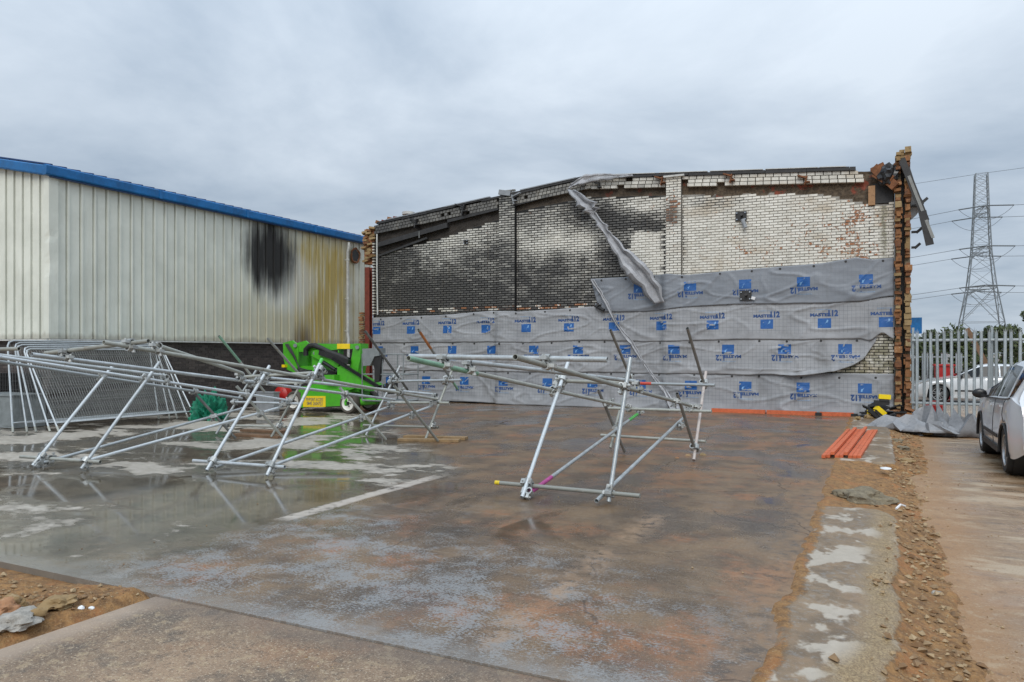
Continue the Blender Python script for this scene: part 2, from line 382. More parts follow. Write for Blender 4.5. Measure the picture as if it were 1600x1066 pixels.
def mat_painted_brick():
    m = MT('painted_brick'); so, ex, ti = m.attr('wear', 0), m.attr('wear', 1), m.attr('wear', 2)
    f = m.noise(16, 5, .65); f2 = m.noise(3.5, 5, .6, sz=.7); g = m.noise(70, 3, .6)
    paint = m.mix(ti, (.66, .635, .555), (.82, .795, .715)); paint = m.mix(f.ss(.5, .72)*.35, paint, (.50, .47, .41))
    br = m.mix(f, (.29, .105, .045), (.42, .20, .09))
    chip = m.noise(15, 4, .6, off=(3, 3, 3)); c = m.mix((ex+(chip-.5)*2.2+(g-.5)*.3).ss(.40, .46), paint, br)
    s = (so+(f2-.5)*.45+(f-.5)*.35).clamp()
    c = m.mix(s.ss(.0, 1.0)*.95, c, m.mix(g, (.028, .027, .026), (.075, .072, .070)))
    green = (m.X-.26+(f2-.5)*.2).abs().ss(.11, .02)*m.Z.ss(3.6, 4.5)*f.ss(.25, .6); stain = m.noise(1.1, 4, .65, sz=1.6, off=(5, 0, 2)).ss(.48, .68)*m.X.ss(-6, -4); c = m.mix(stain*.45, c, (.42, .31, .18)); run = m.noise(5, 3, .6, sx=1.4, sz=.12).ss(.56, .72); c = m.mix(run*.30, c, (.16, .13, .09)); c = m.mix(green*.75, c, (.105, .10, .028))
    low = m.Z.ss(2.4, 2.0); c = m.mix(low*f2.ss(.35, .6)*.75, c, (.13, .115, .04))
    return m.set(c, (.36+f*.2-s*.06).clamp(), 0, bump=f*.5+g*.3, bstr=.35, bdist=.006, spec=.5)
def mat_mortar_back():
    m = MT('sooty_mortar'); so, st = m.attr('wear', 0), m.attr('wear', 1); f = m.noise(14, 6, .7); f2 = m.noise(2.5, 5, .6)
    mo = m.mix(f, (.26, .24, .205), (.43, .405, .36)); mo = m.mix((so*3.0+.06+(f2-.5)*.4).clamp(), mo, (.010, .010, .010))
    core = m.mix(f.ss(.3, .7), (.050, .036, .024), (.135, .098, .062)); core = m.mix(f2.ss(.56, .64)*m.X.ss(-8.5, -7), core, (.24, .062, .035))
    core = m.mix((so*1.2-.1).clamp()*.85, core, (.025, .022, .02))
    return m.set(m.mix(st.ss(.3, .7), mo, core), .85, 0, bump=f, bstr=.9, bdist=.03)
def mat_raw_brick(name, a, b, dk=.5):
    m = MT(name); r = m.rnd(); f = m.noise(13, 6, .65); g = m.noise(60, 3, .6)
    c = m.mix(r, a, b); c = m.mix(f.ss(.5, .7)*dk, c, (.07, .05, .035)); c = m.mix(f.ss(.42, .3)*.55, c, (.46, .35, .22))
    return m.set(c, .85, 0, bump=f*.7+g*.3, bstr=.8, bdist=.012)
def mat_membrane():
    m = MT('breather_membrane'); t = m.attr('wear', 0); n = m.noise(1.4, 5, .6); f = m.noise(18, 4, .6)
    c = m.mix(n.ss(.3, .7), (.275, .28, .29), (.375, .38, .39)); c = m.mix(f.ss(.55, .75)*.15, c, (.5, .5, .5))
    gx = ((m.X*10).fract()-.5).abs().ss(.462, .475); gz = ((m.attr('wear', 1)*10).fract()-.5).abs().ss(.462, .475)
    inb = m.attr('wear', 2)
    c = m.mix((gx.max(gz))*.62*inb, c, (.075, .08, .09))
    c = m.mix(t*.75, c, (.175, .195, .225))
    wet = m.noise(2.2, 4, .6, sz=.35).ss(.56, .7); c = m.mix(wet*.38, c, (.15, .148, .145))
    return m.set(c, (.55+f*.12-t*.12).clamp(), 0, bump=n*.6+f*.10+m.noise(6, 3, .5)*.25, bstr=.55, bdist=.03, spec=.45)
def mat_cladding():
    m = MT('cream_cladding'); Y, Z = m.Y, m.Z
    n = m.noise(1.3, 5, .6); st = m.noise(3.5, 4, .6, sx=1, sy=1.6, sz=.12); f = m.noise(30, 3, .6)
    c = m.mix(n.ss(.3, .7), (.63, .645, .565), (.73, .745, .66))
    c = m.mix(st.ss(.5, .72)*.28*Z.ss(5.9, 2.0), c, (.36, .34, .25))
    side = (m.X+17.3).ss(0, .1)                                    # only the long face was near the fire
    ye = ((Y-20.0+(n-.5)*1.0).abs().ss(2.3, .7)*(Z-(n-.5)*1.5).ss(6.4, 4.9))*st.ss(.22, .58)
    ye2 = (Y-12.5+(n-.5)*2).ss(0, 5.5)*Z.ss(4.8, 2.2)*.40
    c = m.mix(((ye*.95).max(ye2))*side, c, (.46, .345, .10))
    rust = (Y-18.9+(st-.5)*1.2).abs().ss(.62, .1)*(Z+(st-.5)*1.0).ss(3.0, 1.95)*side; c = m.mix(rust*.8, c, (.085, .048, .022))
    wn_ = m.t.nodes.new('ShaderNodeTexWhiteNoise'); wn_.noise_dimensions = '1D'; m.t.links.new(((Y-10.7)/.333).floor().k, wn_.inputs['W']); pan = S(m.t, wn_.outputs[0])
    cy = Y-17.45+(st-.5)*.9; cz = Z-4.72+(st-.5)*.8
    rr = ((cy*cy)/1.55+(cz*cz)/1.75)
    hal = (((Y-18.2)*(Y-18.2))/2.6+((Z-4.0)*(Z-4.0))/1.5).ss(1.0, .25)*side; c = m.mix(hal*.55, c, (.70, .71, .67))
    tail = (Y-16.35+(st-.5)*1.0).ss(-.5, .5)*(Y-18.2).ss(.5, -.3)*(Z-4.5+(st-.5)*1.8).ss(.0, 1.3)
    burn = (rr+(pan-.5)*.30+(n-.5)*.3+(m.noise(9, 4, .65, sz=.10)-.5)*.8).ss(1.40, .12).max(tail*.45)*side
    c = m.mix(burn, c, m.mix(f, (.012, .012, .012), (.035, .033, .03)))
    drip = (Z-2.0+(st-.5)*.3).ss(.16, .02); c = m.mix(drip*.5, c, (.20, .17, .12))
    return m.set(c, (.42+burn*.35+(n-.5)*.2).clamp(), 0, bump=m.noise(2.2, 2, .5), bstr=.10, bdist=.03)
def mat_dark_brick(name='dark_brick'):
    m = MT(name); r = m.rnd(); f = m.noise(15, 5, .6); c = m.mix(r, (.040, .031, .029), (.088, .070, .062)); c = m.mix(f.ss(.5, .7)*.4, c, (.12, .10, .09))
    return m.set(c, .7, 0, bump=f, bstr=.4, bdist=.006)
def mat_galv(name, a=(.40, .425, .43), b=(.62, .655, .67), metal=.45, rough=.42, rust=.1):
    m = MT(name); n = m.noise(7, 5, .65); g = m.noise(55, 3, .6); r = m.rnd()
    c = m.mix((n*.55+r*.45).ss(.28, .72), a, b); c = m.mix(m.noise(13, 5, .7, off=(2, 2, 2)).ss(.60, .72)*rust*4, c, (.20, .115, .06))
    c = m.mix(g.ss(.56, .66)*.4, c, (.26, .265, .25)); c = m.mix(m.noise(30, 4, .7, off=(4, 1, 7)).ss(.62, .70)*.5, c, (.66, .66, .62))
    return m.set(c, (rough+(n-.5)*.3).clamp(), metal, bump=g, bstr=.08)
def mat_foliage(name, a, b):
    m = MT(name); r = m.rnd(); n = m.noise(.8, 4, .6); c = m.mix((r*.6+n*.4).ss(.2, .8), a, b)
    return m.set(c, .6, 0, spec=.3)
def mat_paint(name, col, rough=.35, dirt=.25, coat=.3):
    m = MT(name); n = m.noise(4, 5, .65); g = m.noise(25, 4, .7)
    c = m.mix(n.ss(.45, .75)*dirt, col, tuple(q*.45+.03 for q in col)); c = m.mix(g.ss(.60, .74)*dirt*.8, c, (.10, .08, .06))
    return m.set(c, (rough+g*.2-.05).clamp(), 0, coat=coat)

M = dict(slab=mat_slab(), apron=mat_apron(), yard=mat_yard(), dirt=mat_dirt(), pbrick=mat_painted_brick(), mback=mat_mortar_back(),
         orange_brick=mat_raw_brick('orange_brick', (.16, .062, .026), (.32, .15, .058), .8), yellow_brick=mat_raw_brick('stock_brick', (.25, .155, .065), (.33, .235, .115), .4),
         membrane=mat_membrane(), clad=mat_cladding(), dbrick=mat_dark_brick(), galv=mat_galv('galvanised_tube', (.34, .365, .37), (.60, .635, .65), .45, .42, .14),
         galv_old=mat_galv('weathered_tube', (.27, .275, .245), (.43, .44, .395), .25, .55, .16), galv_dark=mat_galv('dull_tube', (.13, .135, .13), (.25, .25, .235), .35, .5, .14),
         galv_red=mat_galv('red_worn_tube', (.33, .20, .17), (.52, .46, .42), .2, .55, .15),
         coupler=mat_galv('coupler_steel', (.33, .34, .33), (.56, .57, .55), .5, .42, .2), fence=mat_galv('galvanised_fence', (.33, .37, .385), (.47, .52, .54), .35, .5, .04),
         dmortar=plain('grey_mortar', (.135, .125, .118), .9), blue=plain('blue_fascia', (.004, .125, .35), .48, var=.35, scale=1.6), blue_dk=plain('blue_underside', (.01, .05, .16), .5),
         white_trim=plain('pale_trim', (.52, .52, .49), .5), char=plain('charred_steel', (.028, .027, .027), .6, var=.5), core=plain('wall_core', (.06, .052, .045), .9, var=.4),
         grey_roof=plain('grey_flashing', (.26, .275, .29), .4, var=.25), rust=plain('rusted_steel', (.19, .075, .030), .8, var=.5, bstr=.4), redox=plain('red_oxide_steel', (.17, .035, .022), .65, var=.3),
         print_blue=plain('blue_print', (.012, .095, .31), .5, var=.12), print_pale=plain('pale_blue_print', (.18, .36, .60), .5, var=.1), print_navy=plain('navy_print', (.016, .060, .19), .5, var=.12),
         black=plain('black_rubber', (.018, .018, .018), .6, var=.4), black_gloss=plain('black_plastic', (.015, .015, .016), .3, var=.3), timber=plain('sawn_timber', (.27, .175, .085), .75, var=.3, scale=9, bstr=.3),
         timber_dk=plain('wet_timber', (.17, .095, .05), .6, var=.35, scale=8), orange_timber=plain('orange_treated_timber', (.56, .125, .045), .6, var=.25, scale=9, bstr=.2),
         green=mat_paint('lift_green', (.075, .41, .020), .38, .45), yellow=plain('yellow_sticker', (.85, .60, .02), .45, var=.1), yellow_pl=plain('yellow_plastic', (.85, .62, .01), .4, var=.1),
         rim=plain('white_rim', (.68, .66, .60), .5, var=.2), grey_box=plain('grey_steel_box', (.20, .22, .22), .5), red=plain('red_plastic', (.42, .015, .012), .4, var=.2),
         net=plain('green_netting', (.004, .17, .095), .65, var=.6, scale=9, bstr=.6), stone=plain('broken_concrete', (.35, .325, .285), .9, var=.35, scale=20, bstr=.8), mossy=plain('mossy_concrete', (.20, .165, .11), .95, var=.5, scale=14, bstr=.9), rubble=mat_raw_brick('brick_rubble', (.34, .13, .06), (.38, .25, .13)),
         gravel=mat_raw_brick('gravel', (.17, .088, .036), (.40, .29, .165), .4), white=plain('white_scrap', (.72, .72, .72), .6, var=.1), chrome=plain('bright_metal', (.62, .63, .64), .2, 1.0, var=.1),
         silver=None, glass=None, pylon=mat_galv('pylon_steel', (.17, .19, .20), (.26, .285, .30), .25, .55, .0), wire=plain('conductor', (.10, .11, .12), .5), insul=plain('insulator', (.085, .10, .11), .4),
         leaf=mat_foliage('hedge_leaf', (.022, .034, .012), (.085, .105, .038)), leaf2=mat_foliage('weed_leaf', (.03, .075, .015), (.09, .17, .04)), bark=plain('bark', (.07, .055, .04), .9),
         grey_tarp=plain('grey_sheet', (.34, .345, .36), .5, var=.3, scale=3), fallen=plain('fallen_sheet', (.225, .23, .24), .45, var=.3, scale=3), mud_tyre=plain('muddy_tyre', (.085, .072, .058), .8, var=.35), tarp_dk=plain('sheet_underside', (.12, .12, .125), .6), tyre=plain('tyre', (.022, .022, .022), .75, var=.3), wheel=plain('alloy', (.42, .43, .44), .3, .8, var=.15))
def mat_carpaint(name, col, metal=.5):
    m = MT(name); n = m.noise(900, 2, .5); d = m.noise(5, 5, .6)
    c = m.mix(n.ss(.3, .7), tuple(q*.9 for q in col), tuple(min(1, q*1.1) for q in col)); c = m.mix(m.Z.ss(.45, -.1)*d.ss(.35, .7)*.5, c, (.22, .18, .14))
    return m.set(c, .28, metal, coat=.8)
M['silver'] = mat_carpaint('silver_paint', (.66, .67, .685), .3); M['white_car'] = mat_carpaint('pale_silver_paint', (.64, .66, .67), .15)
g_ = MT('car_glass'); M['glass'] = g_.set((.010, .012, .013), .05, 0, spec=.30)
M['lampglass'] = plain('lamp_glass', (.35, .36, .38), .1, .3)

# ================================================================== GROUND
def struct(mb, name, mat, **k): return tag(mb.build(name, mat, **k), kind='structure')
g = MB().grid(lambda u, v: (lerp(-900, 900, u), lerp(-300, 1500, v), -.15), 4, 4); struct(g, 'ground', M['yard'])
g = MB().box((-22.75, 12.35, -.15), (44.5, 17.8, .30)); struct(g, 'concrete_slab', M['slab'])
g = MB().box((-2.45, -2.5, -.162), (3.9, 11.89, .30)); struct(g, 'concrete_apron', M['apron'])

def foot_edge(y): return .14+.10*N2(y*.9, 3.1)+.05*N2(y*3.1, 9.2)-.16*sst(y, 6.5, 3.5)
def in_gap(y, x): return sst(y+.25*N2(x*3, y*.5), 8.45, 8.8)*sst(y+.25*N2(x*3, y), 12.6, 12.2)
def dirt_r(y): return .36+.032*y+.09*N2(y*1.1, 6)+.05*N2(y*4, 2)
def bank(x, y):
    e = foot_edge(y) if y < 12.4 else .30+.02*N2(y*2, 0)
    gap = in_gap(y, x); wid = .05 if y > 12.4 else .12
    con = (1-sst(x+.03*N2(x*9, y*9), e-.02, e+wid))*(1-gap)
    dr = dirt_r(y)
    slope = -.012-.118*sst(x, e-.12, lerp(e, dr, .75))+.026*fbm(x*2.3, y*2.3, 5)+.012*fbm(x*11, y*11, 1)
    heap = .03*math.exp(-((x-(e+dr)/2)/.12)**2)*(.5+.5*N2(y*1.3, 4))
    slope = slope+heap-.09*sst(x, dr-.08, dr+.10)-.10*sst(x, dr+.1, dr+.4)-.055*gap*sst(x, -.5, -.2)+.02*gap
    top = .012+.004*N2(x*4, y*2)
    crumb = sst(x+.10*N2(x*3, y*2.2, 4), e-.26, e-.06)*(1-sst(y, 12.2, 12.6))
    top -= .045*crumb*(.3+1.1*abs(N2(x*7, y*6)))-.012*crumb*N2(x*19, y*17)
    z = lerp(slope, top, con)
    lip = x+.5+.07*N2(y*1.7, 7)+.035*N2(y*6, 2)                     # ragged dirt seam along the slab
    seam = math.exp(-(lip/.09)**2)*(.62+.45*N2(y*2.1, 1))
    z += .010*seam
    if lip < -.02: z = min(z, .004)-.10*(-.02-lip)-.004
    return z, max(1-con, min(1, seam*1.1)), crumb*con
g = MB()
NX, NY = 74, 620
vs = []; ats = []
for j in range(NY+1):
    for i in range(NX+1):
        x = lerp(-.68, 1.62, i/NX); y = lerp(1.5, 20.9, j/NY); z, d, cr = bank(x, y); vs.append((x, y, z)); ats.append((d, cr, 0))
g.add(vs, [(j*(NX+1)+i, j*(NX+1)+i+1, (j+1)*(NX+1)+i+1, (j+1)*(NX+1)+i) for j in range(NY) for i in range(NX)]); g.at = ats
struct(g, 'broken_footing', M['dirt'], smooth='all')

def patch_h(x, y):
    e1 = -4.42+.10*N2(y*2, 3)+.05*N2(y*7, 1)+.10*(y-3.4)
    inside = sst(e1-x, -.02, .14)*sst(3.50+.10*N2(x*2, 8)-.33*sst(-x, 4.5, 5.7)-y, -.02, .12)
    return lerp(-.05, .028+.035*fbm(x*2.2, y*2.2, 3)+.012*fbm(x*10, y*10, 2)+.04*sst(-x, 4.7, 5.6), inside), inside
g = MB(); NX, NY = 150, 110; vs = []
for j in range(NY+1):
    for i in range(NX+1):
        x = lerp(-9.0, -4.2, (i/NX)); y = lerp(.2, 3.62, j/NY); vs.append((x, y, patch_h(x, y)[0]))
g.add(vs, [(j*(NX+1)+i, j*(NX+1)+i+1, (j+1)*(NX+1)+i+1, (j+1)*(NX+1)+i) for j in range(NY) for i in range(NX)]); g.at = [(1, 0, 0)]*len(vs)
struct(g, 'dirt_patch', M['dirt'], smooth='all')
# concrete edge left of the dirt (out of frame to the lower left)
g = MB().box((-6.7, -6.0, -.162), (4.5, 12.0, .30)); struct(g, 'concrete_pad', M['apron'])

# loose gravel: nobody could count it
def scatter(n, fn, rmin, rmax, mat, name, label, pw=3):
    g = MB()
    for _ in range(n):
        p = fn()
        if p is None: continue
        r = lerp(rmin, rmax, rng.random()**pw)
        s = [Vector((rng.gauss(0, 1), rng.gauss(0, 1), rng.gauss(0, .7))).normalized()*r*(.7+.5*rng.random()) for _ in range(6)]
        c = Vector(p)+Vector((0, 0, r*.25))
        a, b, t = Vector((r, 0, 0)), Vector((0, r*.8, 0)), Vector((0, 0, r*.6)); q = Matrix.Rotation(rng.random()*6.28, 3, 'Z') @ Matrix.Rotation(rng.uniform(-.5, .5), 3, 'X')
        P = [c+q @ (a*(.7+.5*rng.random())), c+q @ (b*(.7+.6*rng.random())), c-q @ (a*(.7+.5*rng.random())), c-q @ (b*(.7+.6*rng.random())), c+q @ (t*(.6+.6*rng.random())+a*.3), c+q @ (t*(.5+.5*rng.random())-a*.35), c-q @ t*.6]
        g.add(P, [(0, 1, 4), (1, 5, 4), (1, 2, 5), (2, 3, 5), (3, 4, 5), (3, 0, 4), (1, 0, 6), (2, 1, 6), (3, 2, 6), (0, 3, 6)])
    return tag(g.build(name, mat), label, 'gravel', kind='stuff')
def on_bank():
    y = 2.8+17*rng.random()**1.4; e_ = foot_edge(y); x = rng.gauss((e_+dirt_r(y))/2+.04, .17)
    if not -.45 < x < dirt_r(y)+.12: return None
    z, d, cr = bank(x, y)
    if d < .5 and rng.random() > .10+.5*cr: return None
    return (x, y, z)
def on_patch():
    x = rng.uniform(-6.6, -4.3); y = rng.uniform(1.8, 3.55); z, i = patch_h(x, y)
    return (x, y, z) if i > .6 else None
def on_yard():
    return (.7+rng.random()**2*2.6, rng.uniform(3, 19), -.15)
def on_seam():
    y = rng.uniform(3.2, 12); return (-.5+rng.gauss(0, .06), y, max(0, bank(-.5, y)[0]))
scatter(4600, on_bank, .003, .042, M['gravel'], 'gravel_bank', 'loose orange gravel spilled along the broken concrete footing', 5)
scatter(3000, on_patch, .003, .032, M['gravel'], 'gravel_patch', 'loose orange gravel in the dirt patch at lower left', 5)
scatter(500, on_yard, .004, .016, M['gravel'], 'gravel_yard', 'scattered grit on the muddy yard beside the parked car', 4)
def on_slab(): return (rng.uniform(-7, -.6), rng.uniform(3.0, 14), .0 if True else 0)
scatter(420, on_slab, .003, .012, M['gravel'], 'gravel_slab', 'scattered grit on the wet concrete slab', 5)

# ================================================================== LEFT BUILDING (clad warehouse)
BX, BY0, BY1, PZ, CZ = -17.0, 10.5, 22.6, 1.99, 5.76
wh = thing('warehouse', (BX, BY0, 0), 'cream profiled metal warehouse with blue fascia, dark brick base and scorch mark', 'warehouse')
MB().prism([(-32, BY0+.14), (BX-.14, BY0+.14), (BX-.14, BY1), (-32, BY1)], 2, -.1, 5.80).build('inner_wall', M['dmortar'], wh)
def sheet_profile(n, pitch=.333):
    """offset out of the wall along the length of one sheet: wide pan, narrow raised rib"""
    p = []
    for k in range(n):
        b = k*pitch; p += [(b, 0), (b+.222, 0), (b+.226, -.045), (b+.250, -.045), (b+.256, .030), (b+.300, .034), (b+.318, 0)]
    return p+[(n*pitch+.006, 0)]
def sheet(length_pts, along, base, z0, z1, flip=False):
    g = MB(); vs = []
    for zi in range(9):
        z = lerp(z0, z1, zi/8)
        for s, o in length_pts:
            if along == 'Y': vs.append((BX-.055+o, base+s, z))
            else: vs.append((base-s, BY0+.055-o, lerp(z0, z1+.20*(BX-(base-s)), zi/8)))
    n = len(length_pts)
    fs = [(j*n+i, j*n+i+1, (j+1)*n+i+1, (j+1)*n+i) for j in range(8) for i in range(n-1)]
    return g.add(vs, fs)
y = BY0+.20; prof = sheet_profile(3)
while y < BY1-.05:
    sheet(prof, 'Y', y, PZ, CZ).build('cladding_sheet', M['clad'], wh, normals=False); y += .999
x = BX-.16
for k in range(8):
    sheet(prof, 'X', x, PZ, CZ).build('cladding_sheet', M['clad'], wh, normals=False); x -= .999
# folded corner flashing, dented
g = MB(); vs = []
for j in range(25):
    z = lerp(PZ, CZ, j/24); dn = .025*math.exp(-((z-4.35)/.12)**2)+.035*math.exp(-((z-3.7)/.25)**2)
    vs += [(BX-.19, BY0-.002, z), (BX+.002-dn*.6, BY0-.002+dn, z), (BX+.002-dn*.4, BY0+.10, z), (BX+.002, BY0+.215, z), (BX-.05, BY0+.222, z)]
g.add(vs, [(j*5+i, j*5+i+1, (j+1)*5+i+1, (j+1)*5+i) for j in range(24) for i in range(4)]); g.build('corner_flashing', M['clad'], wh, normals=False)
g = MB().box((BX+.0, (BY0+BY1)/2, PZ-.025), (.10, BY1-BY0, .035)).box((BX-7.5, BY0-.0, PZ-.026), (15, .10, .034)); g.build('drip_sill', M['white_trim'], wh)
# gutter fascia
def fascia(p0, p1, out):
    p0, p1, out = Vector(p0), Vector(p1), Vector(out); g = MB()     # z of the end points lifts that end
    prof = [(0.0, 5.72), (.12, 5.725), (.135, 5.755), (.145, 5.93), (.12, 5.955), (0, 5.955)]
    vs = []
    for p in (p0, p1): vs += [Vector((p.x, p.y, p.z))+out*a+Vector((0, 0, z)) for a, z in prof]
    n = len(prof); return g.add(vs, [(i, (i+1) % n, n+(i+1) % n, n+i) for i in range(n)]+[tuple(range(n)), tuple(range(n, 2*n))])
yy = BY0-.145
while yy < BY1:
    e = min(yy+2.995, BY1); fascia((BX, yy, 0), (BX, e, 0), (1, 0, 0)).build('fascia_length', M['blue'], wh); yy += 3.0
    if e < BY1-.2: MB().box((BX+.076, e, 5.84), (.152, .09, .225)).build('fascia_joint', M['blue'], wh)
xx = BX
for k in range(4): fascia((xx-.003, BY0, (BX-xx)*.20), (xx-2.995, BY0, (BX-xx+2.992)*.20), (0, -1, 0)).build('fascia_length', M['blue'], wh); xx -= 3.0
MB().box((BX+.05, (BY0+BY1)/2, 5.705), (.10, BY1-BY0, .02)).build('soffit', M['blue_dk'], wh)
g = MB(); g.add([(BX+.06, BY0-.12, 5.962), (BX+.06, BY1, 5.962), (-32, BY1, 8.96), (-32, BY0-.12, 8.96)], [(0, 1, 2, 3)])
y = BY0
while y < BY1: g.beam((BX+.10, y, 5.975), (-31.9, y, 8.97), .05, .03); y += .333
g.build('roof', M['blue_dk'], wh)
# brick base: courses of real bricks
def brick_face(g, u0, u1, z0, z1, place, skip=None, bw=.225, bh=.075, jo=.010, jit=.004, wear=None):
    k = 0; z = z0
    while z+bh <= z1+.001:
        u = u0-(bw/2 if k % 2 else 0)
        while u < u1:
            a, b = max(u, u0), min(u+bw, u1)
            if b-a > .04 and not (skip and skip((a+b)/2, z+bh/2)):
                place(g, a+jo/2, b-jo/2, z+jo/2, z+bh-jo/2)
            u += bw
        z += bh; k += 1
def plY(g, a, b, z0, z1):
    j = rng.uniform(0, .004); X0 = BX-.10
    g.add([(X0+.012+j, a, z0), (X0+.012+j, b, z0), (X0+.012+j, b, z1), (X0+.012+j, a, z1), (X0, a, z0), (X0, b, z0), (X0, b, z1), (X0, a, z1)], [(0, 1, 2, 3), (0, 4, 5, 1), (3, 2, 6, 7), (0, 3, 7, 4), (1, 5, 6, 2)])
def plX(g, a, b, z0, z1):
    j = rng.uniform(0, .004); Y0 = BY0+.10
    g.add([(a, Y0-.012-j, z0), (b, Y0-.012-j, z0), (b, Y0-.012-j, z1), (a, Y0-.012-j, z1), (a, Y0, z0), (b, Y0, z0), (b, Y0, z1), (a, Y0, z1)], [(0, 1, 2, 3), (0, 4, 5, 1), (3, 2, 6, 7), (0, 3, 7, 4), (1, 5, 6, 2)])
g = MB(); brick_face(g, BY0+.09, BY1, .0, 1.95, plY); tag(g.build('brick_base', M['dbrick'], wh), kind='stuff')
g = MB(); brick_face(g, BX-5, BX-.09, .0, 1.95, plX); tag(g.build('brick_base', M['dbrick'], wh), kind='stuff')
MB().box((BX-.60, (BY0+BY1)/2+.05, .99), (.995, BY1-BY0-.20, 1.98)).build('base_mortar', M['dmortar'], wh)
MB().box((BX-3.0, BY0+.62, .985), (6.0-.21, 1.03, 1.97)).build('base_mortar', M['dmortar'], wh)
# downpipe, torn vent
dp = MB().path([(BX+.14, 21.1, 5.62), (BX+.14, 21.1, 5.45), (BX+.09, 21.1, 5.30), (BX+.09, 21.1, 2.35), (BX+.12, 21.1, 2.2), (BX+.12, 21.1, .02)], .05, 12).build('downpipe', M['white_trim'], wh, smooth=True)
for z in (5.0, 3.6, 2.45, 1.0): MB().lathe((BX+.09 if z > 2.3 else BX+.12, 21.1, z), (0, 0, 1), [(-.03, .05), (-.03, .062), (.03, .062), (.03, .05)], 12).box((BX+.02, 21.1, z), (.12, .03, .03)).build('pipe_bracket', M['white_trim'], dp)
g = MB(); n = 22; vs = [(BX+.016, 21.62, 5.22)]; 
for k in range(n):
    a = 2*math.pi*k/n; r = .20+.05*N2(math.cos(a)*2, math.sin(a)*2, 3); vs.append((BX+.016, 21.62+math.cos(a)*r, 5.22+math.sin(a)*r*1.1))
g.add(vs, [(0, 1+k, 1+(k+1) % n) for k in range(n)]); vt = g.build('vent_dark_disc', M['char'], wh)  # flat dark disc, painted in for the shade inside the hole
g = MB(); vs = []
for k in range(n):
    a = 2*math.pi*k/n; r = .20+.05*N2(math.cos(a)*2, math.sin(a)*2, 3)
    for q, o in ((r-.01, .03), (r+.03+.03*rng.random(), .05+.03*rng.random()), (r+.05+.03*rng.random(), .012)): vs.append((BX+o, 21.62+math.cos(a)*q, 5.22+math.sin(a)*q*1.1))
g.add(vs, [(k*3+i, ((k+1) % n)*3+i, ((k+1) % n)*3+i+1, k*3+i+1) for k in range(n) for i in range(2)]); g.build('torn_rim', M['rust'], vt)
g = MB().box((BX-1.2, BY0+.03, .80), (1.6, .04, .75))
for k in range(16): g.box((BX-1.95+k*.1, BY0+.0, .80), (.012, .02, .74))
for k in range(7): g.box((BX-1.2, BY0-.006, .48+k*.1), (1.58, .012, .012))
g.build('vent_grille', M['black'], wh)

# ================================================================== BURNT BRICK WALL
WY, WX0, WX1 = 21.30, -15.95, .50
bw_ = thing('brick_wall', (-7.8, WY+.2, 0), 'tall fire-damaged gable wall of white painted brick with sooty left half', 'wall')
def zt(x): return (6.17+(x+16)/8.1*.83) if x < -7.9 else (7.0-(x+7.9)/8.4*.62)
def drop(x): return interp([(-15.9, 1.03), (-13.1, .90), (-10.8, .67), (-10.3, .56), (-8, .53), (-4.3, .56), (-1.5, .55), (-.5, .75), (-.06, .92), (.5, .82)], x)
def zc(x): return zt(x)-drop(x)+.02*N2(x*3, 5)
PIL = [(-10.87, -10.29), (-5.41, -4.96)]
def in_pil(x, m=0): return any(a-m < x < b+m for a, b in PIL)
def G(px, py, cx, cy, rx, ry): return math.exp(-((px-cx)/rx)**2-((py-cy)/ry)**2)
def soot_and_lines(x, z):  # wall darkness: smoke black plus dark lines at pilaster edges and joint
    px, py = px_of((x, WY, z)); n = fbm(x*1.1, z*1.3, 2)*.22+fbm(x*4, z*4, 8)*.12
    if in_pil(x, .03):
        if px < 900: s = .74-.22*G(px, py, 791, 350, 30, 40)+.3*sst(py, 430, 480)
        else: s = .05+.65*G(px, py, 1052, 338, 16, 16)+.35*G(px, py, 1052, 305, 8, 25)
    elif px < 785:
        s = .82-.48*G(px, py, 738, 362, 56, 34)-.26*G(px, py, 680, 378, 55, 35)+.28*sst(py, 415, 470)+.2*(1-sst(px, 590, 640))
    elif px < 1042:
        s = .46-.30*G(px, py, 875, 374, 78, 26)+.40*G(px, py, 845, 438, 115, 42)+.22*G(px, py, 815, 330, 40, 25)
        s += .55*G(px, py, 930, 330, 45, 24)+.45*G(px, py, 965, 400, 40, 45)+.30*G(px, py, 985, 345, 45, 14)
        s -= .25*G(px, py, 1005, 322, 60, 16)+.12*G(px, py, 920, 395, 30, 20)
        ax = 985+8*max(0, (385-py)/25) if py < 385 else 985
        inside = px > ax and py > 362 and px < 1036
        ring = (px > 968 and py > 345 and py < 440)
        if inside: s = .02
        elif ring and py < 440: s = max(s, .85 if (px < 990 and py > 360) or (py <= 362 and px > 978) or px >= 1036 else s)
        if px > 1036: s = max(s, .9*sst(py, 330, 350))  # dark strip down the left edge of the right pilaster
        s += .45*sst(py, 452, 482)*(1-sst(px, 900, 960))
        if px > 950 and 300 < py < 330: s -= .15
    else:
        s = .03+.30*G(px, py, 1075, 318, 50, 12)+.10*G(px, py, 1150, 312, 80, 8)+.8*math.exp(-((px-1066)/2.5)**2)*sst(py, 300, 330)  # last term: dark line down the right edge of that pilaster
        s += .5*math.exp(-((px-1361)/1.2)**2)  # dark line at the vertical joint
    return max(0, min(1, s+n*(1 if s > .12 else .35)))
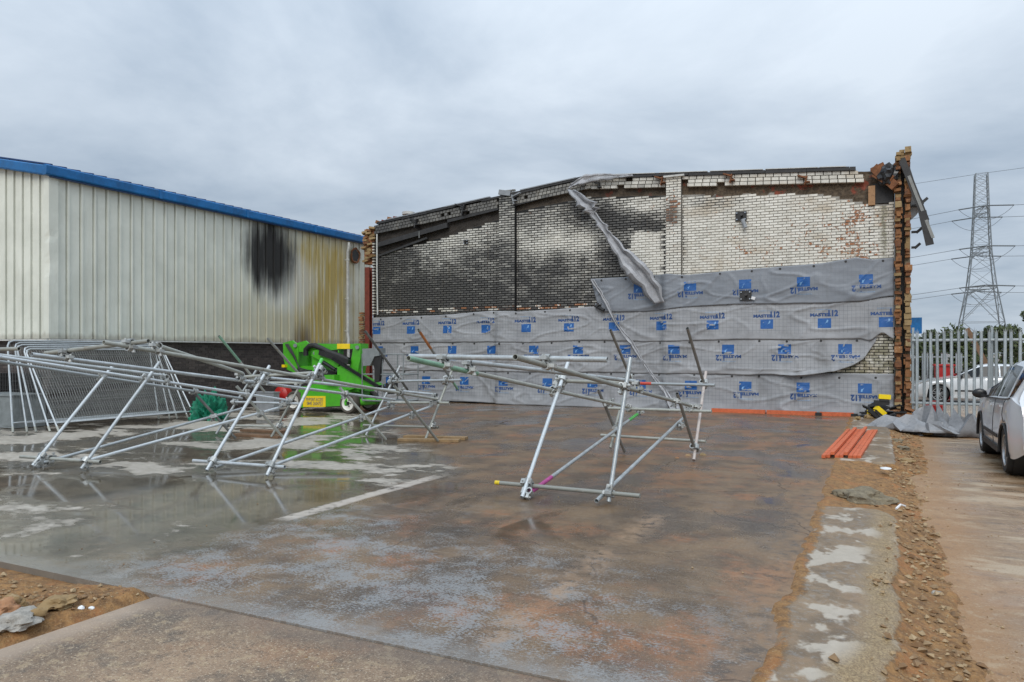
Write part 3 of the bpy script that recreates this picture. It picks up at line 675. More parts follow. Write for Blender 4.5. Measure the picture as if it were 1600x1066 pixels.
def exposed(x, z):
    px, py = px_of((x, WY, z)); e = -.25
    e += .10+.40*G(px, py, 1290, 375, 95, 34)+.35*G(px, py, 1340, 330, 40, 30)+.3*G(px, py, 1165, 385, 30, 25)+.30*G(px, py, 1345, 395, 30, 20)
    e += .28*(fbm(x*2.6, z*2.6, 6))
    if x < -7.2 and 3.02 < z < 3.22: e = .45+.9*N2(x*1.6, z*9, 3)
    if in_pil(x) and px > 1000: e += .9*G(px, py, 1052, 330, 10, 26)
    return max(-.3, min(1, e))
pieces = []                                                        # (verts, faces, wear, size) for the painted bricks
def wbrick(a, b, z0, z1, yf, yb, shear=0.0, wear=None, tilt=0):
    j = lambda q: rng.uniform(-q, q)
    yf = yf+j(.005); q_ = .0055*min(1, soot_and_lines((a+b)/2, (z0+z1)/2)*1.6) if wear is None else 0; a, b, z0, z1 = a+q_, b-q_, z0+q_, z1-q_
    vs = []
    for yy_, m in ((yf, .004), (yb, 0)):
        for (xx, zz) in ((a, z0), (b, z0), (b, z1), (a, z1)):
            vs.append((xx+(m if xx == a else -m)+j(.002), yy_, zz+(m if zz == z0 else -m)+j(.0018)+shear*(xx-a)))
    cx, cz_ = (a+b)/2, (z0+z1)/2
    so_ = soot_and_lines(cx, cz_)
    if cx < -7.2 and 3.02 < cz_ < 3.22 and not in_pil(cx, .02): so_ *= rng.choice((.15, .3, .9, 1))
    dj = rng.gauss(0, .045+.055*min(1, so_*1.5)); ex_, ti_ = exposed(cx, cz_)+rng.gauss(0, .10), rng.random(); dsp = so_/max(.02, soot_and_lines(cx, cz_))
    w = wear or [(max(0, min(1, soot_and_lines(v_[0], v_[2])*dsp+dj)), ex_, ti_) for v_ in vs]
    pieces.append((vs, [(0, 1, 2, 3), (0, 4, 5, 1), (3, 2, 6, 7), (0, 3, 7, 4), (1, 5, 6, 2)], w, (cx, cz_)))
def hidden(x, z):
    if x > -7.35: return z < 3.86 and not (x > -1.9 and .85 < z < 2.15)
    return z < 2.82
k = 0; z = 0.0
while z < 7.1:
    off = 0 if k % 2 else .1125
    x = WX0-off
    while x < WX1:
        L = .225
        a, b = max(x, WX0), min(x+L, WX1)
        x += L
        mid = (a+b)/2
        if b-a < .05 or hidden(mid, z): continue
        if z+.076 > zc(mid)-.0+.03*N2(mid*5, 1): continue
        segs = [(a, b)]
        for (p, q) in PIL:
            ns = []
            for s0, s1 in segs:
                if s1 <= p or s0 >= q: ns.append((s0, s1)); continue
                if s0 < p-.03: ns.append((s0, p))
                if s1 > q+.03: ns.append((q, s1))
            segs = ns
        for s0, s1 in segs: wbrick(s0+.006, s1-.006, z+.006, z+.070, WY, WY+.05)
    for pi, (p, q) in enumerate(PIL):                               # pilasters, two bricks wide, run up to the coping
        ztop = zt((p+q)/2)+(.20 if pi == 0 else .0)
        zl = 2.8 if pi == 0 else 3.75
        if z > zl and z+.076 < ztop:
            cuts = [p, p+.1125, p+.3375, q] if k % 2 else [p, p+.225, p+.45, q]
            for s0, s1 in zip(cuts, cuts[1:]):
                if s1-s0 > .03: wbrick(s0+.006, s1-.006, z+.006, z+.070, WY-.115, WY-.02)
    z += .076; k += 1
# frieze of bricks on edge under the coping, following the rake
for row in range(3):
    x = WX0+.1+(row % 2)*.06
    while x < -.35:
        wdt = (.125 if x < -8 else .205)+rng.uniform(-.006, .006)
        if not in_pil(x+.05, .05) and not (rng.random() < .02):
            sl = (.83/8.1 if x < -7.9 else -.62/8.4); zb = zt(x)-.33+row*.104
            s = soot_and_lines(x, zb); 
            if x < -10.9: s = max(s, .82+.2*N2(x*2, row)); 
            elif x < -8: s = max(s*.9, .70+.3*N2(x*2, row))
            elif x < -5.5: s = .30+.45*abs(N2(x*2, row))
            else: s = .16+.45*max(0, N2(x*1.3, 5))+.12*(row == 2)
            wbrick(x, x+wdt-.010, zb+.005, zb+.098, WY-.075, WY+.05, sl, (min(1, s), -.3, rng.random()))
        x += wdt+.004
big = [(p, i) for i, p in enumerate(pieces) if p[3][0] > -4.9 and p[3][1] > 4.05]
def on_area(i):
    vs = pieces[i][0]; q = [px_of(v) for v in vs[:4]]; return (q[1][0]-q[0][0])*(q[0][1]-q[3][1])
big = sorted([i for _, i in big], key=on_area, reverse=True)[:150]
bigset = set(big)
g = MB()
for i, (vs, fs, w, c) in enumerate(pieces):
    if i in bigset:
        h_ = MB().add(vs, fs, 0, w)
        if isinstance(w, list): h_.at = list(w)
        h_.build('brick', M['pbrick'], bw_)
    else:
        o0 = len(g.v); g.add(vs, fs, 0, w)
        if isinstance(w, list): g.at[o0:] = list(w)
tag(g.build('brick_courses', M['pbrick'], bw_), kind='stuff')
# mortar bed behind the bricks and the rough core showing under the frieze
def back(u, v):
    x = lerp(WX0, WX1, u); z = lerp(0, zt(x)-.02, v); d = z-zc(x)
    y = WY+.016 if d < -.02 else WY+.075+.045*fbm(x*3, z*5, 1)
    return (x, y, z)
def back_at(x, y, z): return ((max(soot_and_lines(x, z), .95 if x < -10.9 and z > zc(x)-.02 else 0)) if z > 2.6 else .4, 1.0 if z > zc(x)-.02 else 0.0, 0)
MB().grid(back, 210, 84, at=back_at).build('mortar_bed', M['mback'], bw_, normals=False)
n_ = 40; poly = [(WX0, -.1), (WX1, -.1)]+[(lerp(WX1, WX0, i/n_), zt(lerp(WX1, WX0, i/n_))-.01) for i in range(n_+1)]
MB().prism(poly, 1, WY+.16, WY+.46).build('wall_core', M['core'], bw_)
for pi, (p, q) in enumerate(PIL):
    g = MB().box(((p+q)/2, WY-.05, 3.4), (q-p-.012, .11, 6.8 if pi == 1 else 6.7)); g.at = [(.8 if pi == 0 else .15, 0, 0)]*8
    g.build('pilaster_mortar', M['mback'], bw_)
# timber / steel remains along the rake
def wp(px, py, y=WY): return pt(px, py, Y=y)
MB().beam(wp(592, 383, WY-.05), wp(700, 352, WY-.05), .12, .16).build('charred_rafter', M['char'], bw_)
MB().beam(wp(592, 400, WY-.02), wp(668, 372, WY-.02), .08, .07).build('charred_rafter', M['char'], bw_)
MB().beam(wp(700, 346, WY-.02), wp(779, 326, WY-.02), .09, .10).build('charred_rafter', M['char'], bw_)
MB().beam(wp(806, 320, WY-.02), wp(893, 297, WY-.02), .09, .08).build('charred_rafter', M['char'], bw_)
MB().tube(wp(655, 362, WY-.1), wp(655, 372, WY-.1), .025).build('strut', M['galv_dark'], bw_)
x = WX0+.25
while x < -.45:
    e = min(x+1.05, -.40); 
    if x < -7.9 < e: e = -7.9
    th = .06+.05*rng.random(); j = rng.uniform(-.02, .015)
    MB().beam((x, WY+.14, zt(x)+.03+j), (e-.01, WY+.14, zt(e)+.03+j), .52, th).build('coping', M['char'], bw_); x = e
for (a, b) in ((-5.6, -4.2), (-4.15, -2.7), (-2.65, -1.3), (-1.28, -.62), (-7.2, -5.7)):
    MB().beam((a, WY-.06, zt(a)+.085), (b-.02, WY-.06, zt(b)+.085), .16, .018).build('edge_flashing', M['white_trim'], bw_)
for (a, b) in ((-15.3, -13.4), (-12.9, -11.2), (-10.1, -8.2)):
    MB().beam((a, WY-.08, zt(a)+.075), (b, WY-.08, zt(b)+.075), .12, .03).build('edge_flashing', M['grey_roof'], bw_)
def bracket(px, py, s=1.0, mat='char', fl=1):
    p = wp(px, py, WY-.14); g = MB()
    g.box(p+Vector((0, .05, 0)), (.045*s, .22, .34*s), Matrix.Rotation(.25*fl, 3, 'Y')).box(p+Vector((-.13*s*fl, .02, .15*s)), (.34*s, .20, .035), Matrix.Rotation(.35*fl, 3, 'Y')).box(p+Vector((.08*s, 0, -.05)), (.14*s, .16, .03))
    g.build('roof_bracket', M[mat], bw_)
bracket(724, 328, 1.0); bracket(650, 349, .9); bracket(802, 312, .9, 'grey_roof', -1); bracket(936, 290, .5); bracket(1034, 283, .7, 'rust'); bracket(1142, 279, .7, 'rust'); bracket(1259, 282, .7, 'rust')
MB().box(wp(790, 302, WY-.06), (.42, .2, .16), Matrix.Rotation(.2, 3, 'Y')).build('pilaster_cap', M['grey_roof'], bw_)
MB().box(wp(1054, 276, WY-.06), (.60, .24, .05)).build('pilaster_cap', M['white_trim'], bw_)
# rust-red steelwork where the right end broke
MB().beam(wp(1366, 262, WY-.1), wp(1400, 292, WY-.25), .16, .22).beam(wp(1368, 268, WY-.15), wp(1392, 283, WY-.3), .03, .28).build('bent_joist', M['rust'], bw_)
MB().beam(wp(1362, 268, WY-.12), wp(1382, 258, WY-.12), .10, .16).build('bent_joist', M['rust'], bw_)
MB().box(wp(1362, 306, WY-.02), (.16, .10, .50)).build('broken_jamb', M['rubble'], bw_)
MB().box(wp(1380, 302, WY+.06), (.46, .04, .52)).build('dark_recess_panel', M['char'], bw_)  # flat dark panel; the recess is shown by its colour alone
# left end: red-oxide column, white conduit, stacked red tiles, ragged masonry
MB().box((-16.12, WY-.10, 2.35), (.20, .03, 4.7)).box((-16.12, WY+.06, 2.35), (.20, .03, 4.7)).box((-16.12, WY-.02, 2.35), (.02, .13, 4.7)).build('steel_column', M['redox'], bw_)
g = MB()
g.path([wp(589, 366, WY-.10), wp(589, 420, WY-.10), wp(590, 492, WY-.10)], .028, 8); g.build('conduit', M['white_trim'], bw_, smooth=True)
for k in range(62):
    z = 3.0+k*.038*1.35
    if z > 5.6: break
    MB().box((WX0+.10+rng.uniform(-.01, .01), WY-.06, z), (.09, .10, .034)).build('toothed_brick', M['pbrick' if k % 2 else 'dbrick'], bw_)
PIER_N = 0
def loose_brick(p, rot=None, size=(.215, .102, .065), mat='orange_brick', name='brick', parent=None):
    g = MB(); hx, hy, hz = [q/2 for q in size]
    vs = [Vector((sx*hx*rng.uniform(.86, 1.04), sy*hy*rng.uniform(.9, 1.05), sz*hz*rng.uniform(.85, 1.05))) for sz in (-1, 1) for sy in (-1, 1) for sx in (-1, 1)]
    if rot is not None: vs = [rot @ v for v in vs]
    g.add([Vector(p)+v for v in vs], [(0, 2, 3, 1), (4, 5, 7, 6), (0, 1, 5, 4), (1, 3, 7, 5), (3, 2, 6, 7), (2, 0, 4, 6)])
    return g.build(name, M[mat], parent)
def erot(a=.3): return Matrix.Rotation(rng.uniform(-a, a), 3, 'X') @ Matrix.Rotation(rng.uniform(-a, a), 3, 'Y') @ Matrix.Rotation(rng.uniform(-a, a), 3, 'Z')
MB().box((-16.12, WY+.16, 5.45), (.42, .30, 1.25)).build('broken_corner', M['rubble'], bw_)
for k in range(26):                                                 # crumbling corner beside the warehouse
    p = Vector((rng.uniform(-16.34, -15.90), WY-.02+rng.uniform(-.07, .06), 4.95+1.12*(k/25))); loose_brick(p, erot(.28), (.22, .16, .08), 'orange_brick' if rng.random() < .5 else 'yellow_brick', 'brick', bw_)
z = .1
while z < 3.1:
    loose_brick((-16.33+rng.uniform(-.03, .03), WY-.12+rng.uniform(-.02, .02), z), erot(.06), (.16, .14, .068), 'orange_brick' if rng.random() < .6 else 'yellow_brick', 'brick', bw_); z += .078
for k in range(4):
    p = wp(588+k*9, 347-k*2.6+(k % 2)*2, WY+.35); q = wp(618+k*8, 356-k*4, WY+.6)
    MB().beam(p, q, .22, .11).build('red_tile_course', M['redox'] if k % 2 else M['orange_brick'], bw_)
vt = MB().tube(wp(638, 348, WY+.9), wp(638, 336, WY+.9), .13, 14).lathe(wp(638, 334, WY+.9), (0, 0, 1), [(-.04, .13), (-.04, .23), (.05, .23), (.06, .0)], 14)
vt.build('roof_vent', M['white_trim'], bw_, smooth=True)
# broken end pier: two leaves of ragged brick and a cavity whose shade is a dark box
pier = MB().box((.66, WY+.22, 3.30), (.30, .24, 6.6)).build('pier', M['char'], bw_)
for a, b in ((.51, .635), (.725, .85)): MB().box(((a+b)/2, WY+.02, 3.35), (b-a, .16, 6.7)).build('mortar_leaf', M['mossy'], pier)
z = 0.02; k = 0
while z < 6.80:
    for leaf, (a, b) in enumerate(((.50, .645), (.715, .86))):
        if leaf == 0 and 6.0 < z < 6.35 and rng.random() < .4: continue
        h = .078; d = rng.uniform(-.14, .08)*(2 if rng.random() < .25 else 1); wx = rng.uniform(-.012, .014)
        mat = 'yellow_brick' if (leaf == 1 and z > 2 and z < 3.1) or z > 6.55 or rng.random() < .18 else 'orange_brick'
        if rng.random() < .90:
            loose_brick(((a+b)/2+wx, WY-.10+d*.6, z+h/2), erot(.07), (b-a+rng.uniform(-.06, .035), .24, .077 if rng.random() < .7 else .15), mat, 'brick', pier); PIER_N += 1
    if z > 6.50: loose_brick((.66, WY-.06, z+.036), erot(.05), (.12, .22, .068), 'yellow_brick', 'brick', pier)
    z += .0765; k += 1
for k in range(9): loose_brick((.62+rng.uniform(-.18, .30), WY-.28+rng.uniform(-.12, .08), .04+rng.random()*.20), erot(.4), (.215, .11, .07), 'orange_brick', 'brick', pier)
# sheets of roofing hanging off the top of the pier
def strip(pts, w, th, mat, name, parent):
    g = MB()
    for p, q in zip(pts, pts[1:]): g.beam(p, q, th, w, up=(0, 1, 0))
    return g.build(name, mat, parent)
hang = thing('hanging_flashing', wp(1410, 248, WY-.3), 'dark bent roof flashing hanging from the top of the ragged brick pier', 'flashing')
MB().beam(wp(1409, 248, WY-.28), wp(1447, 345, WY-.34), .15, .03, up=(0, 1, 0)).beam(wp(1441, 330, WY-.36), wp(1453, 383, WY-.36), .18, .03, up=(0, 1, 0)).build('long_strip', M['char'], hang)
MB().beam(wp(1420, 275, WY-.31), wp(1458, 372, WY-.38), .07, .03, up=(0, 1, 0)).build('split_end', M['galv_dark'], hang)
g = MB(); P = [wp(1404, 254, WY-.26), wp(1420, 256, WY-.24), wp(1434, 300, WY-.1), wp(1444, 318, WY+.1), wp(1432, 336, WY+.2), wp(1422, 345, WY+.2), wp(1421, 300, WY+.05), wp(1412, 270, WY-.2)]
c = sum(P, Vector())/8
g.add(P+[c]+[p+Vector((0, .02, 0)) for p in P], [(i, (i+1) % 8, 8) for i in range(8)]+[(i, (i+1) % 8, 9+(i+1) % 8, 9+i) for i in range(8)]); g.build('torn_sheet', M['grey_roof'], hang)
g = MB()
o = Vector((3, 1, 2))
bm_ = bmesh.new(); bmesh.ops.create_icosphere(bm_, subdivisions=3, radius=1)
c = wp(1388, 274, WY-.15); g.add([c+Vector((v.co.x*.24, v.co.y*.22, v.co.z*.30))*(1+.45*mnoise.noise(v.co*2.2+o)+.12*mnoise.noise(v.co*6+o)) for v in bm_.verts], [tuple(v.index for v in f.verts) for f in bm_.faces]); bm_.free()
tag(g.build('plastic_sheeting', M['black_gloss'], origin=c), 'crumpled black plastic sheeting caught at the top right of the wall', 'plastic sheet')
for i, py in enumerate((322, 363, 387)):
    s = (1.0, .8, .55)[i]; p = pt(1424, py, Y=WY+.05)
    b = MB().beam(p, p+Vector((.16*s, 0, .0)), .10, .05).beam(p+Vector((.14*s, 0, -.02)), p+Vector((.36*s, 0, .17*s)), .12, .06)
    b.build('wall_bracket', M['char'], bw_)

# ================================================================== MEMBRANE SHEETS ON THE WALL
def pil_bump(x):
    s = 0
    for a, b in PIL: s = max(s, sst(x, a-.22, a+.01)*(1-sst(x, b-.01, b+.22)))
    return s
def fold(x, z, k):
    """wrinkles: soft drapes plus a few sharp creases running slightly downhill"""
    w = .022*N2(x*.55+k*3, z*1.6, k)+.012*N2(x*1.3, z*4.0+x*.5, k+5)
    cr = 1-abs(N2(x*.55+z*.6, z*2.3-x*.35, k+9)); w += .032*(max(0, cr-.91)/.09)**1.5
    cr2 = 1-abs(N2(x*1.1-z*.9, z*1.4+x*.25, k+19)); w += .020*(max(0, cr2-.92)/.08)**1.5
    cr3 = 1-abs(N2(x*2.4+z*2.2, z*3.1-x*1.2, k+29)); w += .006*(max(0, cr3-.90)/.10)**1.6
    w += .004*N2(x*5, z*7, k+2)
    for a, b in PIL:                                                # gathers where the sheet bends round a pilaster
        d = min(abs(x-a), abs(x-b)); w += .022*math.exp(-(d/.22)**2)*N2(z*9+x*2, k, 3)
    return w
ROWS = {1: (3.00, 4.06), 2: (2.02, 3.02), 3: (1.06, 2.06), 4: (.01, 1.12)}
def row_top(k, x):
    t = ROWS[k][1]
    if k == 1: return interp([(-7.8, 3.92), (-6.3, 3.93), (-5.4, 3.96), (-4.9, 3.90), (-3.5, 3.97), (-1.2, 4.05), (-.4, 4.16), (.0, 4.08), (.5, 4.10)], x)+.01*N2(x*3, 1)
    if k == 2: return interp([(-15.95, 2.90), (-13, 2.94), (-11.2, 3.03), (-10.2, 2.98), (-9, 3.02), (-7, 3.10), (.5, 3.1)], x)+.012*N2(x*2.5, 4)
    return t
def row_bot(k, x):
    b = ROWS[k][0]+.045*N2(x*.45, k*3)+.022*N2(x*1.4, k)+.008*N2(x*5, k)
    if k == 1: b += .10*sst(x, -.4, .4)-.12*(1-sst(x, -6.5, -4.5))
    if k == 2: b += .16*math.exp(-((x-.22)/.16)**2)-.05*math.exp(-((x+.1)/.1)**2)
    if k == 4: b = .0+.05*max(0, N2(x*.8, 2))+.05*math.exp(-((x+12)/1.2)**2)
    return b
def row_xmax(k, z): 
    if k == 3: return interp([(1.05, -1.9), (1.12, -1.3), (1.2, -.85), (1.35, -.46), (1.5, -.22), (1.93, .05), (2.06, .10)], z)
    return .485
def row_xmin(k, z):
    if k == 1: return -7.75
    return WX0+.02
def mem_y(k, x, z, v):
    v = max(0.0, min(1.0, v))                                       # 0 at the lower edge, 1 at the upper edge
    y = WY-.018-.118*pil_bump(x)-(.030*(1-v)**1.3)-.010*(5-k)*.3-max(-.012, fold(x, z, k*7.3)*sst(1-abs(2*v-1), -.02, .25)+.004)
    if k == 3:
        e = row_xmax(3, z)-x; y -= .10*math.exp(-(e/.35)**2)*(1-v)
        y -= .06*sst(x, -4.5, -1.5)*(1-v)**2
    if k == 2 and x > -.1: y -= .05*(1-v)**2
    if k == 4: y -= .05*(1-v)**4
    return y
def mem_pt(k, u, v):
    x0 = row_xmin(k, ROWS[k][0]+v*(ROWS[k][1]-ROWS[k][0])); x = lerp(row_xmin(k, ROWS[k][1]), .485, u)
    if k == 1: x = max(x, x0) if u > 0 else x0
    z = lerp(row_bot(k, x), row_top(k, x), v)
    if k == 1 and x < -5.6: x = -5.6+(x+5.6)*lerp(.84, 1.0, v**.8)
    if k == 3 and x > -3.2: x = -3.2+(x+3.2)*(row_xmax(3, z)+3.2)/(.485+3.2); z = lerp(row_bot(k, x), row_top(k, x), v)
    return x, mem_y(k, x, z, v), z
LBL = {1: 'uppermost dark grey membrane sheet across the right half of the burnt wall', 2: 'second grey membrane sheet from the top, its blue logos upright, running the full wall',
       3: 'third grey membrane sheet from the top with its right corner curling off the bricks', 4: 'lowest grey membrane sheet reaching down to the wet slab'}
mem = {}
for k in (1, 2, 3, 4):
    nu = int((.485-row_xmin(k, ROWS[k][1]))/.042); nv = 30
    g = MB(); vs = []; at = []
    dark = {1: 1.0, 2: .12, 3: .05, 4: .30}[k]
    for j in range(nv+1):
        for i in range(nu+1):
            x, y, z = mem_pt(k, i/nu, j/nv); vs.append((x, y, z)); at.append((dark, z+.013*k, 1.0 if .14 < j/nv < .86 else .12))
    g.add(vs, [(j*(nu+1)+i, j*(nu+1)+i+1, (j+1)*(nu+1)+i+1, (j+1)*(nu+1)+i) for j in range(nv) for i in range(nu)]); g.at = at
    mem[k] = tag(g.build('membrane_sheet', M['membrane'], smooth='all', origin=(-7.8, WY, ROWS[k][0]), normals=False), LBL[k], 'membrane', 'membrane sheets on the burnt wall')
    sd = mem[k].modifiers.new('thickness', 'SOLIDIFY'); sd.thickness = .004; sd.offset = 1
# printed logos: word + big numerals + square with a pale figure
def text_mesh(body, size, sx=1.0, bold=0.0):
    c = bpy.data.curves.new('txt', 'FONT'); c.body = body; c.size = size; c.align_x = 'CENTER'; c.align_y = 'CENTER'; c.offset = bold; c.resolution_u = 2
    o = bpy.data.objects.new('txt', c); COL.objects.link(o); dg = bpy.context.evaluated_depsgraph_get(); dg.update()
    me = bpy.data.meshes.new_from_object(o.evaluated_get(dg)); bpy.data.objects.remove(o); bpy.data.curves.remove(c)
    bm = bmesh.new(); bm.from_mesh(me); bmesh.ops.triangulate(bm, faces=bm.faces)
    vs = [(v.co.x*sx, v.co.y) for v in bm.verts]; fs = [tuple(v.index for v in f.verts) for f in bm.faces]; bm.free(); bpy.data.meshes.remove(me)
    return vs, fs
T_WORD = text_mesh('MASTER', .11, 1.30, .006); T_NUM = text_mesh('112', .215, .82, .012); T_SUB = text_mesh('breathable membrane', .035, 1.2, 0)
def logo(k, xc, zsq, ztx, up):
    sgn = 1 if up else -1; g = MB(); bz0, bz1 = ROWS[k]
    def put(vs, fs, ox, oz, mi, rot):
        out = []
        for (a, b) in vs:
            x = xc+ox*sgn+a*rot; z = oz+b*rot
            x = max(row_xmin(k, z)+.01, min(x, row_xmax(k, z)-.012))
            v = (z-row_bot(k, x))/(row_top(k, x)-row_bot(k, x)); out.append((x, mem_y(k, x, z, v)-.007-(.002 if mi == 1 else 0), z))
        g.add(out, fs, mi)
    def rect(x0, x1, z0, z1, ox, oz, mi, nx=6, nz=5):
        vs = [(lerp(x0, x1, i/nx), lerp(z0, z1, j/nz)) for j in range(nz+1) for i in range(nx+1)]
        put(vs, [(j*(nx+1)+i, j*(nx+1)+i+1, (j+1)*(nx+1)+i+1, (j+1)*(nx+1)+i) for j in range(nz) for i in range(nx)], ox, oz, mi, sgn)
    rect(-.165, .165, -.130, .130, 0, zsq, 0)
    fig = [(.045, .01), (.085, .02), (.098, .085), (.06, .092), (.05, .05), (.01, -.02)]
    put(fig, [(0, 1, 2, 3, 4), (0, 4, 5)], 0, zsq, 1, sgn)
    put(*T_WORD, -.10, ztx-.02*sgn, 2, sgn); put(*T_NUM, .20, ztx+.012*sgn, 2, sgn); put(*T_SUB, -.02, ztx+.125*sgn, 1, sgn)
    if g.v: g.build('printed_logo', [M['print_blue'], M['print_pale'], M['print_navy']], mem[k], normals=False)
for i in range(12): logo(2, -15.76+1.46*i, 2.45, 2.69, True)
for i in range(-1, 4): logo(1, -4.71+1.515*i, 3.57, 3.36, False)
for i in range(11): logo(3, -.66-1.5*i, 1.76, 1.54, False)
for i in range(11): logo(4, -.19-1.50*i, .73, .50, False)

# washered fixings along the upper edge of each sheet
for k in (1, 2, 3, 4):
    x = row_xmin(k, 3)+.35
    while x < row_xmax(k, ROWS[k][1]-.05)-.05:
        z = row_top(k, x)-.06 if k < 3 else row_bot(k-1, x)-.05; y = mem_y(k, x, z, (z-row_bot(k, x))/(row_top(k, x)-row_bot(k, x)))
        MB().tube((x, y+.01, z), (x, y-.012, z), .032, 8).build('fixing', M['char'], mem[k]); x += rng.uniform(.7, 1.1)
# hanging strips
def ribbon(name, stations, Yf, mat, label, cat, amp=.14, m=8, sub=6, seed=0):
    """stations: list of (left px, left py, right px, right py); cross-section folds towards the camera"""
    L = [pt(a, b, Y=Yf(i/(len(stations)-1))) for i, (a, b, c, d) in enumerate(stations)]; Rr = [pt(c, d, Y=Yf(i/(len(stations)-1))) for i, (a, b, c, d) in enumerate(stations)]
    vs = []; n = 0
    for i in range(len(stations)-1):
        for s in range(sub if i < len(stations)-2 else sub+1):
            t = s/sub; t2 = t*t*(3-2*t); a = L[i].lerp(L[i+1], t2*.5+t*.5); b = Rr[i].lerp(Rr[i+1], t2*.5+t*.5); w = (b-a).length
            for q in range(m+1):
                f = q/m; p = a.lerp(b, f); p = p+Vector((0, -1, 0))*(amp*w*1.6*(abs(math.sin(f*math.pi*1.5+.4+.5*N2(n*.13, seed))))+.03*N2(n*.2, f*4, seed)*w*2+.05*abs(N2(n*.31+f*1.5, f*3.2, seed+3))+.03*abs(N2(n*.8, f*6, seed+7)))
                p = p+(b-a)*.5*(f-.5)*N2(n*.35, seed, 6)+(b-a).normalized()*.03*N2(n*.55, f*2, seed+1); vs.append(p)
            n += 1
    g = MB().add(vs, [(j*(m+1)+i, j*(m+1)+i+1, (j+1)*(m+1)+i+1, (j+1)*(m+1)+i) for j in range(n-1) for i in range(m)])
    o = tag(g.build(name, [mat], smooth=True, origin=L[0], normals=False), label, cat); o.data.set_sharp_from_angle(angle=R_(20)); md = o.modifiers.new('thickness', 'SOLIDIFY'); md.thickness = .006; return o
C4 = lambda x, y: (880+x/4.845, 280+y/4.845)
st = [(36, 84, 100, 88), (112, 200, 255, 180), (160, 248, 285, 228), (215, 285, 252, 258), (262, 352, 338, 352), (336, 460, 380, 425), (412, 612, 490, 525), (492, 735, 640, 655), (600, 842, 730, 775), (688, 945, 776, 938)]
ribbon('hanging_strip', [(*C4(a, b), *C4(c, d)) for a, b, c, d in st], lambda t: WY-.22-.10*math.sin(t*3.1), M['grey_tarp'], 'twisted grey membrane strip hanging diagonally from the gable top', 'membrane strip', .22)
st = [(923, 438, 929, 436), (939, 462, 944, 460), (962, 508, 966, 505), (985, 538, 992, 536), (1000, 562, 1004, 560), (1020, 590, 1024, 588), (1037, 612, 1042, 609), (1046, 640, 1062, 634), (1040, 657, 1078, 656)]
ribbon('hanging_strip', [tuple(s) for s in st], lambda t: WY-.16-.32*t*t, M['grey_tarp'], 'thin grey membrane strip trailing down the wall to the slab', 'membrane strip', .30, 5, 6, 4)
st = [(888, 296, 893, 288), (903, 290, 912, 275), (935, 284, 938, 271), (965, 279, 962, 273), (990, 276, 988, 272)]
ribbon('draped_sheet', [tuple(s) for s in st], lambda t: WY-.20, M['grey_tarp'], 'grey sheet draped over the coping at the gable peak', 'membrane strip', .10, 6, 6, 8)
# anchor plates bolted to the wall
def anchor(px, py, label, s=1.0, stub=True, yo=.0):
    p = pt(px, py, Y=WY-.03-yo); t = thing('anchor_plate', p, label, 'anchor plate', 'anchor plates on the burnt wall')
    MB().box(p, (.30*s, .02, .26*s)).build('plate', M['char'], t)
    for sx in (-1, 1):
        for sz in (-1, 1): MB().tube(p+Vector((sx*.11*s, -.012, sz*.09*s)), p+Vector((sx*.11*s, -.045, sz*.09*s)), .02, 6).build('bolt', M['chrome'], t)
    if stub: MB().tube(p+Vector((.02, -.01, 0)), p+Vector((.03, -.16, .02)), .035, 10).build('socket', M['char'], t)
    return t
a1 = anchor(1158, 338, 'dark bolted anchor plate on the bare white bricks, upper right', 1.0)
MB().tube(pt(1160, 343, Y=WY-.1), pt(1165, 356, Y=WY-.13), .055, 12).build('hanging_stub', M['grey_roof'], a1)
a2 = anchor(1165, 462, 'dark bolted anchor plate poking through the uppermost membrane sheet', 1.05, True, .07)
MB().box(pt(1177, 466, Y=WY-.13), (.10, .02, .08), Matrix.Rotation(.3, 3, 'Y')).build('white_tag', M['white'], a2)
anchor(728, 378, 'small grey anchor plate on the sooty left bay', .55)
t = anchor(935, 478, 'charred anchor plate at the torn left end of the uppermost membrane sheet', .6, True, .05)
MB().tube(pt(930, 478, Y=WY-.1), pt(944, 485, Y=WY-.22), .05, 8).build('burnt_lump', M['char'], t)

# ================================================================== SCAFFOLD FRAMES
def seg_close(p0, p1, q0, q1):
    d1, d2, r = p1-p0, q1-q0, p0-q0; a, e, f = d1.dot(d1), d2.dot(d2), d2.dot(r); c, b = d1.dot(r), d1.dot(d2); den = a*e-b*b
    s = max(0, min(1, (b*f-c*e)/den)) if den > 1e-9 else 0
    t = (b*s+f)/e
    if t < 0: t = 0; s = max(0, min(1, -c/a))
    elif t > 1: t = 1; s = max(0, min(1, (b-c)/a))
    return p0+d1*s, q0+d2*t
cp = MB()
for ax, off in (((1, 0, 0), Vector((0, 0, .028))), ((0, 1, 0), Vector((0, 0, -.028)))):
    A = Vector(ax); cp.lathe(off-A*.028, ax, [(0, .024), (0, .036), (.056, .036), (.056, .024)], 10)
    side = Vector((0, 0, 1)).cross(A); cp.box(off+side*.043, (.05, .05, .03)); cp.tube(off+side*.05-Vector((0, 0, .03)), off+side*.05+Vector((0, 0, .055)), .009, 6); cp.tube(off+side*.05+Vector((0, 0, .035)), off+side*.05+Vector((0, 0, .052)), .016, 6)
cp_o = cp.build('coupler', M['coupler']); COUP = cp_o.data; bpy.data.objects.remove(cp_o)
def P(e):
    px, py, ax, v = e; return pt(px, py, **{ax: v})
